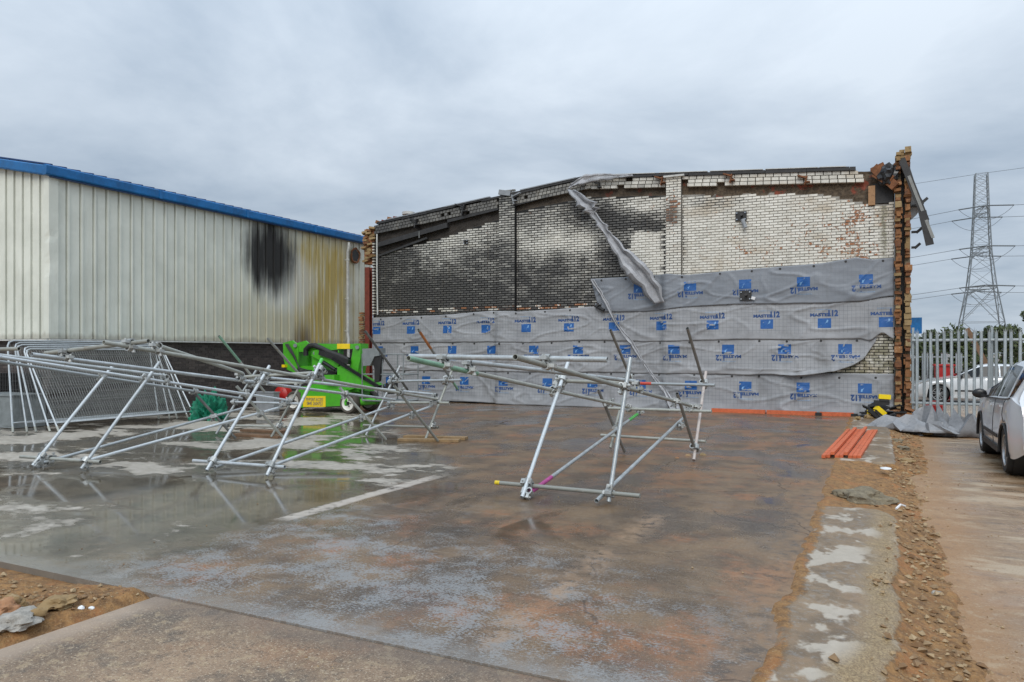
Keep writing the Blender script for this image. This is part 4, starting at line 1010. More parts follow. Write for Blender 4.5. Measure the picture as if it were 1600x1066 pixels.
def scaffold(label, tubes, bands=(), group='collapsed scaffold frames'):
    ends = [(P(a), P(b), m) for a, b, m in tubes]
    base = Vector((sum(a.x for a, b, m in ends)/len(ends), min(a.y for a, b, m in ends[:4]), 0))
    t = thing('scaffold_frame', base, label, 'scaffolding', group); objs = []
    for a, b, m in ends:
        for p in (a, b): p.z = max(p.z, .026)
        bend = (b-a).orthogonal().normalized()*rng.uniform(-.004, .004)
        objs.append(MB().tube(a, b, .0242, 14, hollow=.0205).build('tube', M[m], t, smooth=True))
    n = 0; used = []
    for i in range(len(ends)):
        for j in range(i+1, len(ends)):
            p, q = seg_close(ends[i][0], ends[i][1], ends[j][0], ends[j][1])
            if (p-q).length < .16:
                c = (p+q)/2
                if any((c-u).length < .09 for u in used): continue
                used.append(c); x = (ends[i][1]-ends[i][0]).normalized(); y = (ends[j][1]-ends[j][0]).normalized(); z = x.cross(y)
                if z.length < .15: continue
                z.normalize()
                if z.dot(p-q) < 0: z = -z
                y2 = z.cross(x)
                inst('coupler', COUP, t, c, Matrix((x, y2, z)).transposed(), (1.3, 1.3, 1.12))
                n += 1
    for ti, f0, f1, mat in bands:
        a, b, _ = ends[ti]; MB().tube(a.lerp(b, f0), a.lerp(b, f1), .0252, 14, caps=False).build('paint_band', M[mat], objs[ti], smooth=True)
    print('scaffold', n, 'couplers'); return t
M['green_paint'] = plain('pale_green_paint', (.20, .36, .25), .55); M['bright_green'] = plain('bright_green_paint', (.10, .50, .10), .5); M['pink'] = plain('pink_paint', (.42, .06, .24), .5)
M['red_band'] = plain('red_paint', (.50, .06, .035), .5); M['yellow_band'] = plain('yellow_paint', (.75, .55, .02), .5); M['orange_band'] = plain('orange_paint', (.40, .15, .05), .6)
g_, o_, d_, r_ = 'galv', 'galv_old', 'galv_dark', 'galv_red'
XL, XR = -3.63, -2.58
right = [
 ((774, 754, 'Y', 7.70), (1000, 775, 'Y', 7.70), o_),                  # 0 front foot transom
 ((816, 777, 'Z', .03), (888, 565, 'X', XL+.09), g_), ((951, 784, 'Z', .03), (985, 559, 'X', XR+.055), g_),
 ((827, 771, 'Z', .06), (999, 645, 'X', XL-.03), g_), ((932, 783, 'Z', .06), (1070, 651, 'X', XR-.05), g_),
 ((638, 560, 'X', XL), (1004, 641, 'X', XL), o_), ((805, 558, 'X', XR), (1093, 638, 'X', XR), o_),
 ((640, 557, 'Y', 5.95), (949, 562, 'Y', 5.95), g_), ((735, 566, 'X', XL+.03), (992, 596, 'X', XR-.04), g_),
 ((872, 595, 'Y', 8.72), (990, 599, 'Y', 8.72), o_), ((952, 598, 'Y', 12.05), (1117, 602, 'Y', 11.85), g_), ((951, 638, 'Y', 11.85), (1112, 643, 'Y', 11.6), o_),
 ((985, 574, 'X', -3.92), (954, 700, 'Z', .03), o_), ((1103, 581, 'X', -2.50), (1084, 719, 'Z', .03), r_),
 ((1074, 513, 'X', -2.56), (1102, 607, 'X', -2.50), d_), ((954, 516, 'X', -3.90), (992, 606, 'X', -3.86), d_),
 ((1058, 615, 'X', -2.50), (1084, 697, 'X', -2.46), d_), ((935, 610, 'X', -3.80), (976, 706, 'Z', .03), d_),
 ((939, 680, 'Y', 12.0), (1103, 690, 'Y', 11.75), o_)]
scaffold('collapsed scaffold frame of steel tubes in front of the membrane, furthest right of the three', right,
         [(0, 0, .035, 'yellow_band'), (5, 0, .17, 'green_paint'), (3, .0, .14, 'pink'), (3, .86, .97, 'bright_green'), (10, .22, .42, 'red_band'), (10, .06, .2, 'green_paint')])
XL, XR = -8.47, -7.37
mid_f = [
 ((302, 720, 'Y', 7.45), (445, 730, 'Y', 7.45), g_),
 ((323, 735, 'Z', .03), (421, 572, 'X', XL+.07), g_), ((417, 743, 'Z', .03), (503, 561, 'X', XR+.06), g_),
 ((336, 730, 'Z', .06), (614, 634, 'X', XL-.05), g_), ((428, 727, 'Z', .08), (675, 634.5, 'X', XR-.05), g_),
 ((50, 554, 'X', XL), (617, 625, 'X', XL), g_), ((162, 535, 'X', XR), (682, 624, 'X', XR), o_),
 ((71, 552, 'Y', 5.45), (232, 533, 'Y', 5.45), o_), ((242, 538.5, 'X', XR+.02), (378, 583, 'X', XL+.04), o_),
 ((382, 589, 'Y', 8.55), (510, 581.5, 'Y', 8.55), o_), ((422, 591, 'X', XL+.06), (682, 617, 'X', XR-.06), g_),
 ((607, 596, 'Y', 12.2), (721, 594, 'Y', 12.2), g_), ((611, 629, 'Y', 11.85), (702, 629.6, 'Y', 11.85), o_),
 ((625, 572, 'X', -8.60), (572, 680, 'Z', .03), g_), ((706.5, 578, 'X', -7.42), (665, 686, 'Z', .03), o_),
 ((571, 518, 'X', -8.52), (637, 609, 'X', -8.52), d_), ((653.5, 515, 'X', -7.40), (715, 608, 'X', -7.36), d_),
 ((531, 606, 'X', -8.50), (603, 687, 'Z', .03), o_), ((616, 603, 'X', -7.40), (684, 689, 'Z', .03), o_),
 ((568, 664.5, 'Y', 12.1), (685, 668, 'Y', 12.0), o_)]
scaffold('collapsed scaffold frame of steel tubes in front of the green lift, middle of the three', mid_f, [(16, .03, .30, 'orange_band'), (2, .955, 1.0, 'bright_green'), (16, .88, 1.0, 'green_paint')])
XL, XR = -11.12, -10.12
left_f = [
 ((32, 713.5, 'Y', 6.68), (157, 722, 'Y', 6.68), o_),
 ((51, 728, 'Z', .03), (176, 572, 'X', XL+.07), g_), ((127, 733, 'Z', .03), (249, 566, 'X', XR+.07), g_),
 ((64, 724, 'Z', .06), (378, 638.5, 'X', XL-.05), g_), ((136, 720, 'Z', .08), (440, 636, 'X', XR-.05), g_),
 ((-92, 551, 'X', XL), (378, 623, 'X', XL), g_), ((-30, 553.5, 'X', XR), (451, 626, 'X', XR), g_),
 ((-105, 549, 'Y', 5.5), (30, 545, 'Y', 5.5), o_), ((-12, 553.5, 'X', XL+.03), (258, 587, 'X', XR-.03), g_),
 ((205, 580, 'Y', 8.1), (259, 587.5, 'Y', 8.1), o_),
 ((380, 598, 'Y', 11.15), (474, 598.5, 'Y', 11.15), o_), ((361, 628, 'Y', 10.9), (468, 631, 'Y', 10.85), g_),
 ((401, 578, 'X', -11.35), (338, 678, 'Z', .03), g_), ((468, 604, 'X', -10.2), (424, 683, 'Z', .03), o_),
 ((342, 525, 'X', -11.30), (413, 612, 'X', -11.28), o_), ((418, 529, 'X', -10.25), (474, 592, 'X', -10.2), o_),
 ((303, 613, 'X', -11.15), (368, 685, 'Z', .03), d_), ((370, 604, 'X', -10.20), (443, 684, 'Z', .03), o_),
 ((346, 665, 'Y', 10.9), (447, 667, 'Y', 10.9), o_)]
scaffold('collapsed scaffold frame of steel tubes in front of the mesh fence panels, leftmost of three', left_f, [(14, .0, .45, 'green_paint')])

# ================================================================== MESH FENCE PANELS LEANING ON THE WAREHOUSE
def mesh_panel(yb0, xb, xt, zt_, label, ln=3.45, slip=0.0):
    t = thing('mesh_fence_panel', (xb, yb0, 0), label, 'fence panel', 'mesh fence panels leaning on the warehouse')
    H_ = 1.95; lean = (xt-xb)
    def q(s, h): return Vector((xb+lean*h/H_, yb0+s+slip*h/H_, .03+(zt_-.03)*h/H_))
    r = .12; path = [q(0, 0), q(0, H_-r), q(.035, H_-.035), q(r, H_), q(ln-r, H_), q(ln-.035, H_-.035), q(ln, H_-r), q(ln, 0)]
    MB().path(path, .019, 8).build('frame', M['galv'], t, smooth=True)
    MB().tube(q(0, .18), q(ln, .18), .016, 8).build('bottom_rail', M['galv'], t, smooth=True)
    g = MB(); n = 60
    for k in range(1, n):
        s = ln*k/n; g.tube(q(s, .19), q(s, H_-.01), .0023, 3, caps=False)
    for k in range(9):
        h = .30+k*.19; g.tube(q(.02, h), q(ln-.02, h), .0026, 3, caps=False)
    g.build('wire_mesh', M['galv_old' if label.startswith('outermost') else 'galv_dark'], t)
    for s in (.0, ln): MB().tube(q(s, -.015), q(s, .1), .023, 8).build('foot_pin', M['galv_old'], t)
    return t
names = ['outermost', 'second', 'third', 'fourth', 'fifth']
for k in range(5):
    mesh_panel(9.62-.13*k+.05*(k % 2), -15.25-.17*k, -16.50-.07*k, 1.74+.045*k, f'{names[k]} galvanised mesh fence panel of the stack leaning on the brick base', 3.45, .05+.08*k)
# single upright at the front of the stack, clear of the others
bx = thing('utility_cabinet', (BX-.3, 9.9, 0), 'low grey metal cabinet at the left warehouse corner', 'cabinet')
MB().box((BX-.55, 9.95, .36), (1.5, .7, .70)).build('body', M['grey_box'], bx); MB().box((BX-.55, 9.95, .725), (1.56, .76, .03)).build('lid', M['grey_box'], bx)
MB().box((BX+.0, 9.594, .36), (.34, .012, .6)).build('door', M['grey_box'], bx)

# green netting heap with scrap
def heap(name, c, rad, mat, label, cat, amp=.35, seed=1, sub=4, fr=2.0):
    bm = bmesh.new(); bmesh.ops.create_icosphere(bm, subdivisions=sub, radius=1); vs = []
    o = Vector((seed*3.1, seed*1.7, seed))
    for v in bm.verts:
        d = v.co; k = 1+amp*mnoise.noise(d*fr+o)+amp*.45*(1-2*abs(mnoise.noise(d*fr*2.2+o)))+amp*.2*mnoise.noise(d*fr*5+o)
        p = Vector((d.x*rad[0], d.y*rad[1], max(-.02, d.z)*rad[2]))*k; vs.append(Vector(c)+p)
    g = MB().add(vs, [tuple(v.index for v in f.verts) for f in bm.faces]); bm.free()
    return tag(g.build(name, mat, smooth=True, origin=c), label, cat)
heap('netting_heap', Vector((-14.95, 13.25, .0)), (.30, .34, .52), M['net'], 'crumpled green debris netting heaped beside the mesh fence panels', 'netting', .62, 2, 5, 3.2)
cpt = pt(318, 648, Z=0)
sc = thing('scrap_pile', cpt, 'white broken boards and plastic scrap lying beside the green netting', 'scrap')
for k in range(9):
    p = cpt+Vector((rng.uniform(-.4, .35), rng.uniform(-.5, .4), .06+rng.random()*.15)); MB().box(p, (rng.uniform(.2, .6), rng.uniform(.06, .2), .02), erot(1.0)).build('board', M['white' if k % 3 else 'stone'], sc)
cab = thing('site_box', (-15.23, 15.8, 0), 'pale grey steel box behind the scaffold left of the lift', 'box')
c = Vector((-15.42, 15.55, 0)); MB().box(c+Vector((0, .15, .27)), (.66, .22, .52)).build('body', M['grey_roof'], cab); MB().box(c+Vector((0, .15, .545)), (.70, .26, .03)).build('lid', M['grey_roof'], cab)
dr = thing('red_drum', (-15.5, 16.5, 0), 'red plastic drum lying on its side left of the lift', 'drum')
c = pt(449, 617, Y=16.4); MB().lathe(c+Vector((0, -.3, 0)), (0, 1, 0), [(-.05, 0), (-.05, .12), (0, .22), (.03, .26), (.1, .27), (.12, .28), (.2, .27), (.26, .25), (.28, 0)], 24).build('shell', M['red'], dr, smooth=True)
c2 = c.copy(); MB().tube(c2+Vector((.1, -.32, .12)), c2+Vector((.1, -.29, .12)), .035, 10).build('bung', M['black'], dr)
# timber
def planks(items, label, name='timber_plank', grp=None, mat='timber'):
    for i, (a, b, w, h) in enumerate(items):
        tag(MB().beam(a, b, w, h).build(name, M[mat], origin=a), label[i], 'plank', grp)
G0 = lambda px, py, z=0: pt(px, py, Z=z)
planks([(G0(623, 687, .025), G0(718, 688.5, .025), .20, .045), (G0(633, 682, .03), G0(729, 685, .03), .20, .05)], ['nearer pale timber plank under the feet of the middle scaffold frame', 'further pale timber plank under the feet of the middle scaffold frame'], grp='timber planks on the slab')
planks([(G0(368, 679, .025), G0(440, 683, .025), .22, .045), (G0(380, 672, .025), G0(442, 675, .025), .2, .045)], ['nearer dark wet plank on the slab behind the left scaffold frame', 'further dark wet plank on the slab behind the left scaffold frame'], grp='wet planks behind the left scaffold', mat='timber_dk')
# orange battens: a bundle on the slab and a row along the wall foot
n = 9; a0, a1 = G0(1287, 713, .03), G0(1342, 714, .03); b0, b1 = G0(1326, 672, .03), G0(1369, 673, .03)
for k in range(n):
    f = k/(n-1); a = a0.lerp(a1, f)+Vector((0, rng.uniform(-.07, .07), 0)); b = b0.lerp(b1, f)+Vector((0, rng.uniform(-.15, .15), 0)); up = .05 if k in (2, 5) else 0
    tag(MB().beam(a+Vector((0, 0, up)), b+Vector((0, 0, up)), .056, .045).build('batten', M['orange_timber'], origin=a), ('leftmost', 'second from left', 'third from left', 'fourth from left', 'middle', 'fourth from right', 'third from right', 'second from right', 'rightmost')[k]+' orange batten of the bundle lying at the slab edge', 'batten', 'orange battens in the bundle')
for i, (p0, p1) in enumerate(((1112, 1196), (1198, 1276), (1281, 1334))):
    a, b = pt(p0, 644, Y=WY-.22), pt(p1, 648, Y=WY-.22); a.z = b.z = .05
    tag(MB().beam(a, b, .09, .10).build('batten', M['orange_timber'], origin=a), ['orange batten along the wall foot, beside the right scaffold frame', 'orange batten along the wall foot, middle length of the row', 'short orange batten along the wall foot, nearest the brick pier'][i], 'batten', 'orange battens along the wall foot')
for p0 in (1279, 1335): 
    c = pt(p0, 650, Y=WY-.25); c.z = .04; tag(MB().box(c, (.16, .12, .08)).build('packer_block', M['black'], origin=c), 'black packer block beside the orange battens, '+('between two battens' if p0 == 1279 else 'at the end nearest the pier'), 'block')

# ================================================================== GREEN BOOM LIFT
LY = 16.05                                                          # near side of the chassis
def L_(px, py, y=LY): return pt(px, py, Y=y)
lift = thing('boom_lift', Vector((L_(505, 645).x, LY+.6, 0)), 'bright green folded boom lift with yellow sign panel by the warehouse', 'boom lift')
def lx(px, y=LY): return L_(px, 600, y).x
def lz(py, px=510, y=LY): return max(0, L_(px, py, y).z)
def lpoly(pts, y0, y1, name, mat, parent=lift, yy=None):
    ref = y0 if yy is None else yy
    return MB().prism([(L_(a, b, ref).x, L_(a, b, ref).z) for a, b in pts], 1, y0, y1).build(name, M[mat], parent)
ch = lpoly([(470, 608), (540, 608), (544, 634), (470, 637)], LY, LY+1.25, 'chassis', 'green')
lpoly([(474, 619), (509, 619), (509, 636), (474, 636)], LY-.012, LY-.002, 'sign_panel', 'yellow', ch, LY)
def sign_text(body, px, py, w, h, y, parent, mat='print_navy'):
    vs, fs = text_mesh(body, 1.0, 1.0, .0); xs = [v[0] for v in vs]; ys = [v[1] for v in vs]; c = L_(px, py, y); W_, H_ = w, h
    kx = W_/(max(xs)-min(xs)); kz = H_/(max(ys)-min(ys)); mx = (max(xs)+min(xs))/2; my = (max(ys)+min(ys))/2
    MB().add([(c.x+(a-mx)*kx, y, c.z+(b-my)*kz) for a, b in vs], fs).build('lettering', M[mat], parent, normals=False)
sign_text('PINPOINT ACCESS', 491.5, 624.3, .60, .09, LY-.017, ch); sign_text('0845 2604753', 491.5, 630.6, .56, .10, LY-.017, ch)
lpoly([(462, 612), (472, 604), (548, 600), (556, 606), (540, 612), (470, 616)], LY+.12, LY+1.1, 'deck', 'green', ch)
for (px, py, yo) in ((458, 632.5, -.02), (543.5, 631, -.02), (470, 628, 1.2), (575, 630, 1.05)):
    y0 = LY+yo; c = L_(px, py, y0); r = .285; c.z = r
    w = MB().lathe(c, (0, 1, 0), [(.0, r*.68), (-.02, r*.9), (.03, r), (.19, r), (.23, r*.9), (.22, r*.5)], 28).build('wheel', M['mud_tyre'], lift, smooth=True)
    MB().lathe(c, (0, 1, 0), [(.03, 0.0), (.02, r*.2), (.03, r*.3), (.015, r*.6), (-.014, r*.70), (.04, r*.70)], 24).build('rim', M['rim'], w, smooth=True)
    g = MB()
    for k in range(5): a = k*1.2566; g.tube(c+Vector((math.cos(a)*r*.3, .03, math.sin(a)*r*.3)), c+Vector((math.cos(a)*r*.3, .0, math.sin(a)*r*.3)), .016, 6)
    g.lathe(c, (0, 1, 0), [(.03, .05), (-.01, .045), (-.01, 0)], 10); g.build('hub', M['black'], w)
# turret, linkage and booms
ty0, ty1 = LY+.25, LY+.95
lpoly([(484, 612), (484, 596), (527, 596), (527, 577), (534, 572), (545, 580), (562, 612)], ty0, ty1, 'turret', 'green')
lpoly([(487, 596), (488, 558), (500, 558), (502, 596)], ty0+.08, ty1-.15, 'turret_post', 'green')
lpoly([(503, 596), (505, 578), (525, 582), (526, 596)], ty0+.12, ty1-.1, 'valve_block', 'black')
lpoly([(464, 572), (488, 572), (488, 578), (464, 577)], ty0+.15, ty1-.2, 'tie_link', 'green')
lpoly([(442, 536), (457, 532), (466, 540), (466, 572), (461, 583), (447, 577), (443, 560)], ty0+.05, ty0+.10, 'knuckle_plate', 'green')
kp = lpoly([(442, 536), (457, 532), (466, 540), (466, 572), (461, 583), (447, 577), (443, 560)], ty1-.10, ty1-.05, 'knuckle_plate', 'green', lift, ty0+.05)
lpoly([(446, 541), (463, 541), (463, 576), (449, 571)], ty0+.10, ty1-.10, 'knuckle_core', 'green', lift, ty0+.05)
up_ = lpoly([(462, 536.5), (530, 537.5), (563, 537.5), (563, 545), (530, 546), (500, 549), (462, 550)], ty0+.08, ty0+.36, 'upper_boom', 'green')
lpoly([(527, 537.2), (547, 537.2), (547, 545.2), (527, 545.2)], ty0+.068, ty0+.076, 'yellow_sticker', 'yellow', up_, ty0+.08)
lpoly([(528, 560.5), (529.5, 560.5), (529.5, 546), (528, 546)], ty0+.1, ty0+.3, 'gusset', 'green', up_)
lpoly([(553, 537), (563.5, 537), (563, 560), (556, 596), (544, 600), (549, 560)], ty0+.05, ty0+.40, 'mast', 'green')
lpoly([(486, 556), (489, 548), (498, 546), (531, 566), (527, 575), (518, 573)], ty0-.02, ty0+.3, 'link_arm', 'green')
lb = lpoly([(527, 574), (533, 571), (545, 580), (590, 602), (583, 609), (552, 608), (527, 602)], ty0-.08, ty0+.25, 'lower_boom', 'green')
MB().beam(L_(500, 551, ty0-.05), L_(546, 566, ty0-.05), .12, .13).build('cable_tray', M['black'], lift)
MB().beam(L_(520, 560, ty0-.12), L_(592, 605, ty0-.12), .07, .08).build('telescopic_arm', M['black_gloss'], lift)
MB().path([L_(478, 556, ty0), L_(478, 546, ty0), L_(484, 540.5, ty0), L_(492, 540, ty0), L_(503, 545, ty0), L_(515, 551, ty0), L_(530, 556, ty0), L_(545, 563, ty0)], .075, 10).build('cable_chain', M['black'], lift, smooth=True)
for k in range(3): MB().path([L_(446+k*2, 538, ty0-.02), L_(452+k*2, 548, ty0-.06), L_(458+k, 556, ty0-.06), L_(468, 575+k*2, ty0-.02), L_(486, 580+k*2, ty0+.02)], .018, 6).build('hydraulic_hose', M['black'], lift, smooth=True)
MB().tube(L_(505, 566, ty0-.04), L_(524, 578, ty0-.04), .055, 12).tube(L_(524, 578, ty0-.04), L_(534, 584, ty0-.04), .03, 10).build('hydraulic_ram', M['black_gloss'], lift, smooth=True)
for (a, b) in ((461, 540), (558, 543), (550, 597), (492, 552)): MB().tube(L_(a, b, ty0+.03), L_(a, b, ty0-.01), .055, 12).build('pivot_pin', M['grey_box'], lift)
MB().box(L_(444.5, 572, ty0), (.12, .10, .08)).build('tail_lamp', M['yellow_pl'], lift)
MB().tube(L_(558, 629, LY+.25), L_(590, 626.5, LY+.25), .095, 16).tube(L_(590, 626.5, LY+.25), L_(600, 626, LY+.25), .05, 12).build('outrigger_ram', M['green'], lift, smooth=True)
MB().box(L_(540, 616, LY+.1), (.5, .15, .05)).build('rail', M['rim'], lift)
MB().box(L_(520, 592, LY+.1), (.35, .3, .22)).build('motor_cover', M['green'], lift)
# basket
by0, by1 = LY+.05, LY+.75
bk = MB()
bx0, bx1 = L_(566, 600, by0).x, L_(630, 600, by0).x; zb, zm, zt2 = .38, 1.08, 1.62
for y in (by0, by1):
    for x in (bx0, bx1, (bx0+bx1)/2): bk.tube((x, y, zb), (x, y, zt2), .016, 8)
    for z in (zb, zm, zt2): bk.tube((bx0, y, z), (bx1, y, z), .016, 8)
for x in (bx0, bx1):
    for z in (zb, zm, zt2): bk.tube((x, by0, z), (x, by1, z), .016, 8)
bk_o = bk.build('basket_frame', M['grey_box'], lift, smooth=True)
MB().box(((bx0+bx1)/2, (by0+by1)/2, zb-.01), (bx1-bx0, by1-by0, .03)).build('basket_floor', M['grey_box'], bk_o)
lpoly([(566, 545), (592, 544), (592, 556), (585, 557), (578, 571), (567, 572)], by0-.10, by0+.2, 'control_box', 'grey_box', bk_o)
lpoly([(580, 557), (597, 555), (594, 575), (592, 596), (585, 598), (585, 577)], by0-.06, by0+.05, 'control_cover', 'black', bk_o)
MB().beam(L_(590, 605, LY+.3), L_(612, 612, LY+.3), .12, .14).build('basket_mount', M['black'], lift)
MB().box(L_(612, 607, LY+.3), (.22, .25, .30)).build('levelling_unit', M['black'], lift)

# ================================================================== PALISADE FENCE
FY = 20.9
def pale_mesh(h=2.38):
    prof = [(-.034, .0), (-.020, -.022), (-.006, -.012), (.006, -.012), (.020, -.022), (.034, .0)]; n = len(prof); g = MB(); vs = []
    for z in (0.0, h-.12): vs += [(x, y, z) for x, y in prof]
    g.add(vs, [(i, i+1, n+i+1, n+i) for i in range(n-1)])
    top = h-.12                                                     # triple-pointed head
    for x0, x1, lean, hh in ((-.034, -.010, -.018, .085), (-.011, .011, 0, .125), (.010, .034, .018, .085)):
        g.add([(x0, -.012, top), (x1, -.012, top), ((x0+x1)/2+lean, -.02-abs(lean), top+hh), (x0, -.009, top), (x1, -.009, top)], [(0, 1, 2), (3, 2, 4), (0, 2, 3), (1, 4, 2)])
    o = g.build('pale', M['fence'], normals=False); md = o.data; bpy.data.objects.remove(o); return md
PALE = pale_mesh()
fence = thing('palisade_fence', (2.6, FY, -.12), 'galvanised palisade fence with triple-pointed pales between the pier and the parked car', 'fence')
fx = [.98+.152*k for k in range(34)]
for i, x in enumerate(fx):
    o = inst('pale', PALE, fence, (x, FY, -.12+rng.uniform(-.012, .012)), Matrix.Rotation(rng.uniform(-.012, .012), 3, 'Y')); o.scale.z = 1+rng.uniform(-.004, .004)
for z in (.42, 1.98): MB().box((3.45, FY+.026, z), (5.15, .045, .045)).box((3.45, FY+.045, z-.02), (5.15, .006, .05)).build('rail', M['fence'], fence)
for x in (.905, 2.50+.152*.5, 5.3): MB().box((x, FY+.10, 1.08), (.055, .006, 2.42)).box((x, FY+.13, 1.08), (.006, .06, 2.42)).box((x, FY+.16, 1.08), (.055, .006, 2.42)).build('post', M['fence'], fence)
g = MB(); r2 = thing('far_palisade_fence', (1.75, 34.5, -.15), 'distant grey palisade fence under the hedge behind the white car', 'fence')
for k in range(18): o = inst('pale', PALE, r2, (.3+k*.17, 34.5, -.15)); o.scale.z = .78
MB().box((1.75, 34.53, 1.5), (3.1, .04, .04)).box((1.75, 34.53, .3), (3.1, .04, .04)).build('rail', M['fence'], r2)

# ================================================================== CARS
def car(name, loc, rotz, label, paint, Lh, prof, belt, sill, width, wheels, wr, glass_x, screen, mirror_x, handles, arch_trim=False, roofw=.60, pillars=()):
    """prof: roofline (x,z) nose to tail; nose at -x. Built around the car's own centre, then turned."""
    root = thing(name, loc, label, 'car'); WL[root.name] = Vector()
    root.rotation_euler = (0, 0, rotz); hw = width/2
    xs = sorted(set([round(lerp(prof[0][0], prof[-1][0], i/96), 4) for i in range(97)]))
    def half(x):                                                    # plan shape
        t = (x-prof[0][0])/(prof[-1][0]-prof[0][0]); return hw*(1-.20*(1-sst(t, 0, .13))-.14*sst(t, .90, 1.0))
    def low(x):
        z = sill+.10*(1-sst(x, prof[0][0], prof[0][0]+.30))+.12*sst(x, prof[-1][0]-.35, prof[-1][0])
        for wx in wheels:
            d = abs(x-wx); ra = wr+.055
            if d < ra: z = max(z, wr+math.sqrt(ra*ra-d*d)*.98)
        return z
    body = MB(); rows = []
    for x in xs:
        zt_ = interp(prof, x); zb_ = min(interp(belt, x), zt_-.012); h = half(x); zl = min(low(x), zb_-.05)
        gh = zt_-zb_                                                # greenhouse height here
        rw = h*(1-(1-roofw)*sst(gh, .02, .42))
        pts = [(h*.955, zl), (h*.985, lerp(zl, zb_, .12)), (h*1.0, lerp(zl, zb_, .38)), (h*.992, lerp(zl, zb_, .62)), (h*.972, lerp(zl, zb_, .84)), (h*.945, zb_),
               (lerp(h*.93, rw, .08), lerp(zb_, zt_, .06)), (lerp(h*.93, rw, .5), lerp(zb_, zt_, .50)), (lerp(h*.93, rw, .88), lerp(zb_, zt_, .86)), (rw*.93, lerp(zb_, zt_, .955)), (rw*.72, zt_-.006), (rw*.36, zt_+.010), (0, zt_+.014)]
        rows.append(pts)
    n = len(rows[0]); full = []
    for x, pts in zip(xs, rows): full.append([(x, -p[0], p[1]) for p in pts]+[(x, p[0], p[1]) for p in reversed(pts[:-1])])
    m = len(full[0]); vs = [v for r in full for v in r]; glass_side = {0: [], 1: []}; scr = {'windscreen': [], 'rear_window': []}; fs = []
    gaps = list(pillars)
    for i in range(len(xs)-1):
        xm = (xs[i]+xs[i+1])/2
        for j in range(m-1):
            f = (i*m+j, i*m+j+1, (i+1)*m+j+1, (i+1)*m+j); jj = j if j < n-1 else m-2-j
            if jj in (6, 7) and glass_x[0] < xm < glass_x[1] and (interp(prof, xm)-interp(belt, xm)) > .16 and not any(a < xm < b for a, b in gaps): glass_side[0 if j < n-1 else 1].append(f)
            elif jj >= 9 and screen[0] < xm < screen[1]: scr['windscreen'].append(f)
            elif jj >= 9 and screen[2] < xm < screen[3]: scr['rear_window'].append(f)
            else: fs.append(f)
    fs.append(tuple(range(m))); fs.append(tuple(range((len(xs)-1)*m, len(xs)*m)))
    def part(faces, nm, mat, parent, smooth='all'):
        used = sorted(set(q for f in faces for q in f)); mp = {q: i for i, q in enumerate(used)}
        return MB().add([vs[q] for q in used], [tuple(mp[q] for q in f) for f in faces]).build(nm, M[mat], parent, smooth=smooth)
    b = part(fs, 'body', paint, root, True)
    for k in (0, 1):
        if glass_side[k]:
            xsplit = sum(pillars[0])/2 if pillars else 99
            for sel, nm in ((lambda x: x < xsplit, 'front_window'), (lambda x: x >= xsplit, 'rear_side_window')):
                ff = [f for f in glass_side[k] if sel(vs[f[0]][0])]
                if ff: part(ff, nm, 'glass', b)
    for nm, ff in scr.items():
        if ff: part(ff, nm, 'glass', b)
    # interior block, underside, bumpers and trims
    MB().box((0, 0, sill+.20), ((prof[-1][0]-prof[0][0])*.86, width*.60, .30)).build('underbody', M['black'], b)
    for s in (-1, 1):
        for wx in wheels:
            MB().lathe((wx, s*hw*.60, wr+.02), (0, s, 0), [(0, wr*.2), (.0, wr+.04), (hw*.30, wr+.05)], 26).build('wheel_well', M['black'], b, smooth=True)
            c = Vector((wx, s*(hw-.225), wr)); ax = (0, s, 0)
            w = MB().lathe(c, ax, [(0, wr*.6), (0, wr*.93), (.03, wr), (.17, wr), (.205, wr*.93), (.20, wr*.70), (.17, wr*.68)], 32).build('wheel', M['tyre'], root, smooth=True)
            rim = MB().lathe(c, ax, [(.10, .02), (.10, wr*.66), (.185, wr*.69), (.195, wr*.71), (.17, wr*.70)], 28)
            rim.build('rim_barrel', M['black'], w, smooth=True); g = MB()
            for q in range(5):
                a = q*2*math.pi/5+.3; d = Vector((math.cos(a), 0, math.sin(a))); tt = Vector((-math.sin(a), 0, math.cos(a)))
                for e in (-1, 1): g.beam(c+Vector((0, s*.175, 0))+d*.03+tt*e*.012, c+Vector((0, s*.165, 0))+d*wr*.67+tt*e*.05, .022, .035, up=(0, 1, 0))
            g.lathe(c+Vector((0, s*.15, 0)), ax, [(0, .06), (.04, .055), (.05, 0)], 14); g.lathe(c, ax, [(.17, wr*.63), (.20, wr*.65), (.203, wr*.70), (.17, wr*.72)], 32); g.build('rim', M['wheel'], w, smooth=True)
            if arch_trim:
                g = MB(); pr = []
                for q in range(15):
                    a = math.pi*(-.04+1.08*q/14); pr.append((wx+math.cos(a)*(wr+.06), s*(half(wx)*.992), wr+math.sin(a)*(wr+.055)))
                g.path(pr, .022, 6); g.build('arch_trim', M['black'], b, smooth=True)
        z0 = sill+.16
        mid = (wheels[0]+wheels[1])/2; span = (wheels[1]-wheels[0])/2-wr-.10
        MB().box((mid, s*hw*.985, sill+.03), (span*2, .05, .09)).build('sill_trim', M['black' if arch_trim else paint], b)
        MB().box((mid-.02, s*(hw*.997), lerp(sill, .95, .33)), (span*1.75, .022, .055)).build('door_moulding', M['black'], b)
        for hx in handles:
            zz = interp(belt, hx)-.10; MB().box((hx, s*(half(hx)*.972+.016), zz), (.17, .028, .032)).box((hx, s*(half(hx)*.967), zz), (.20, .012, .06)).build('door_handle', M[paint], b)
        mz = interp(belt, mirror_x)+.065
        mg = MB(); bm = bmesh.new(); bmesh.ops.create_icosphere(bm, subdivisions=2, radius=1)
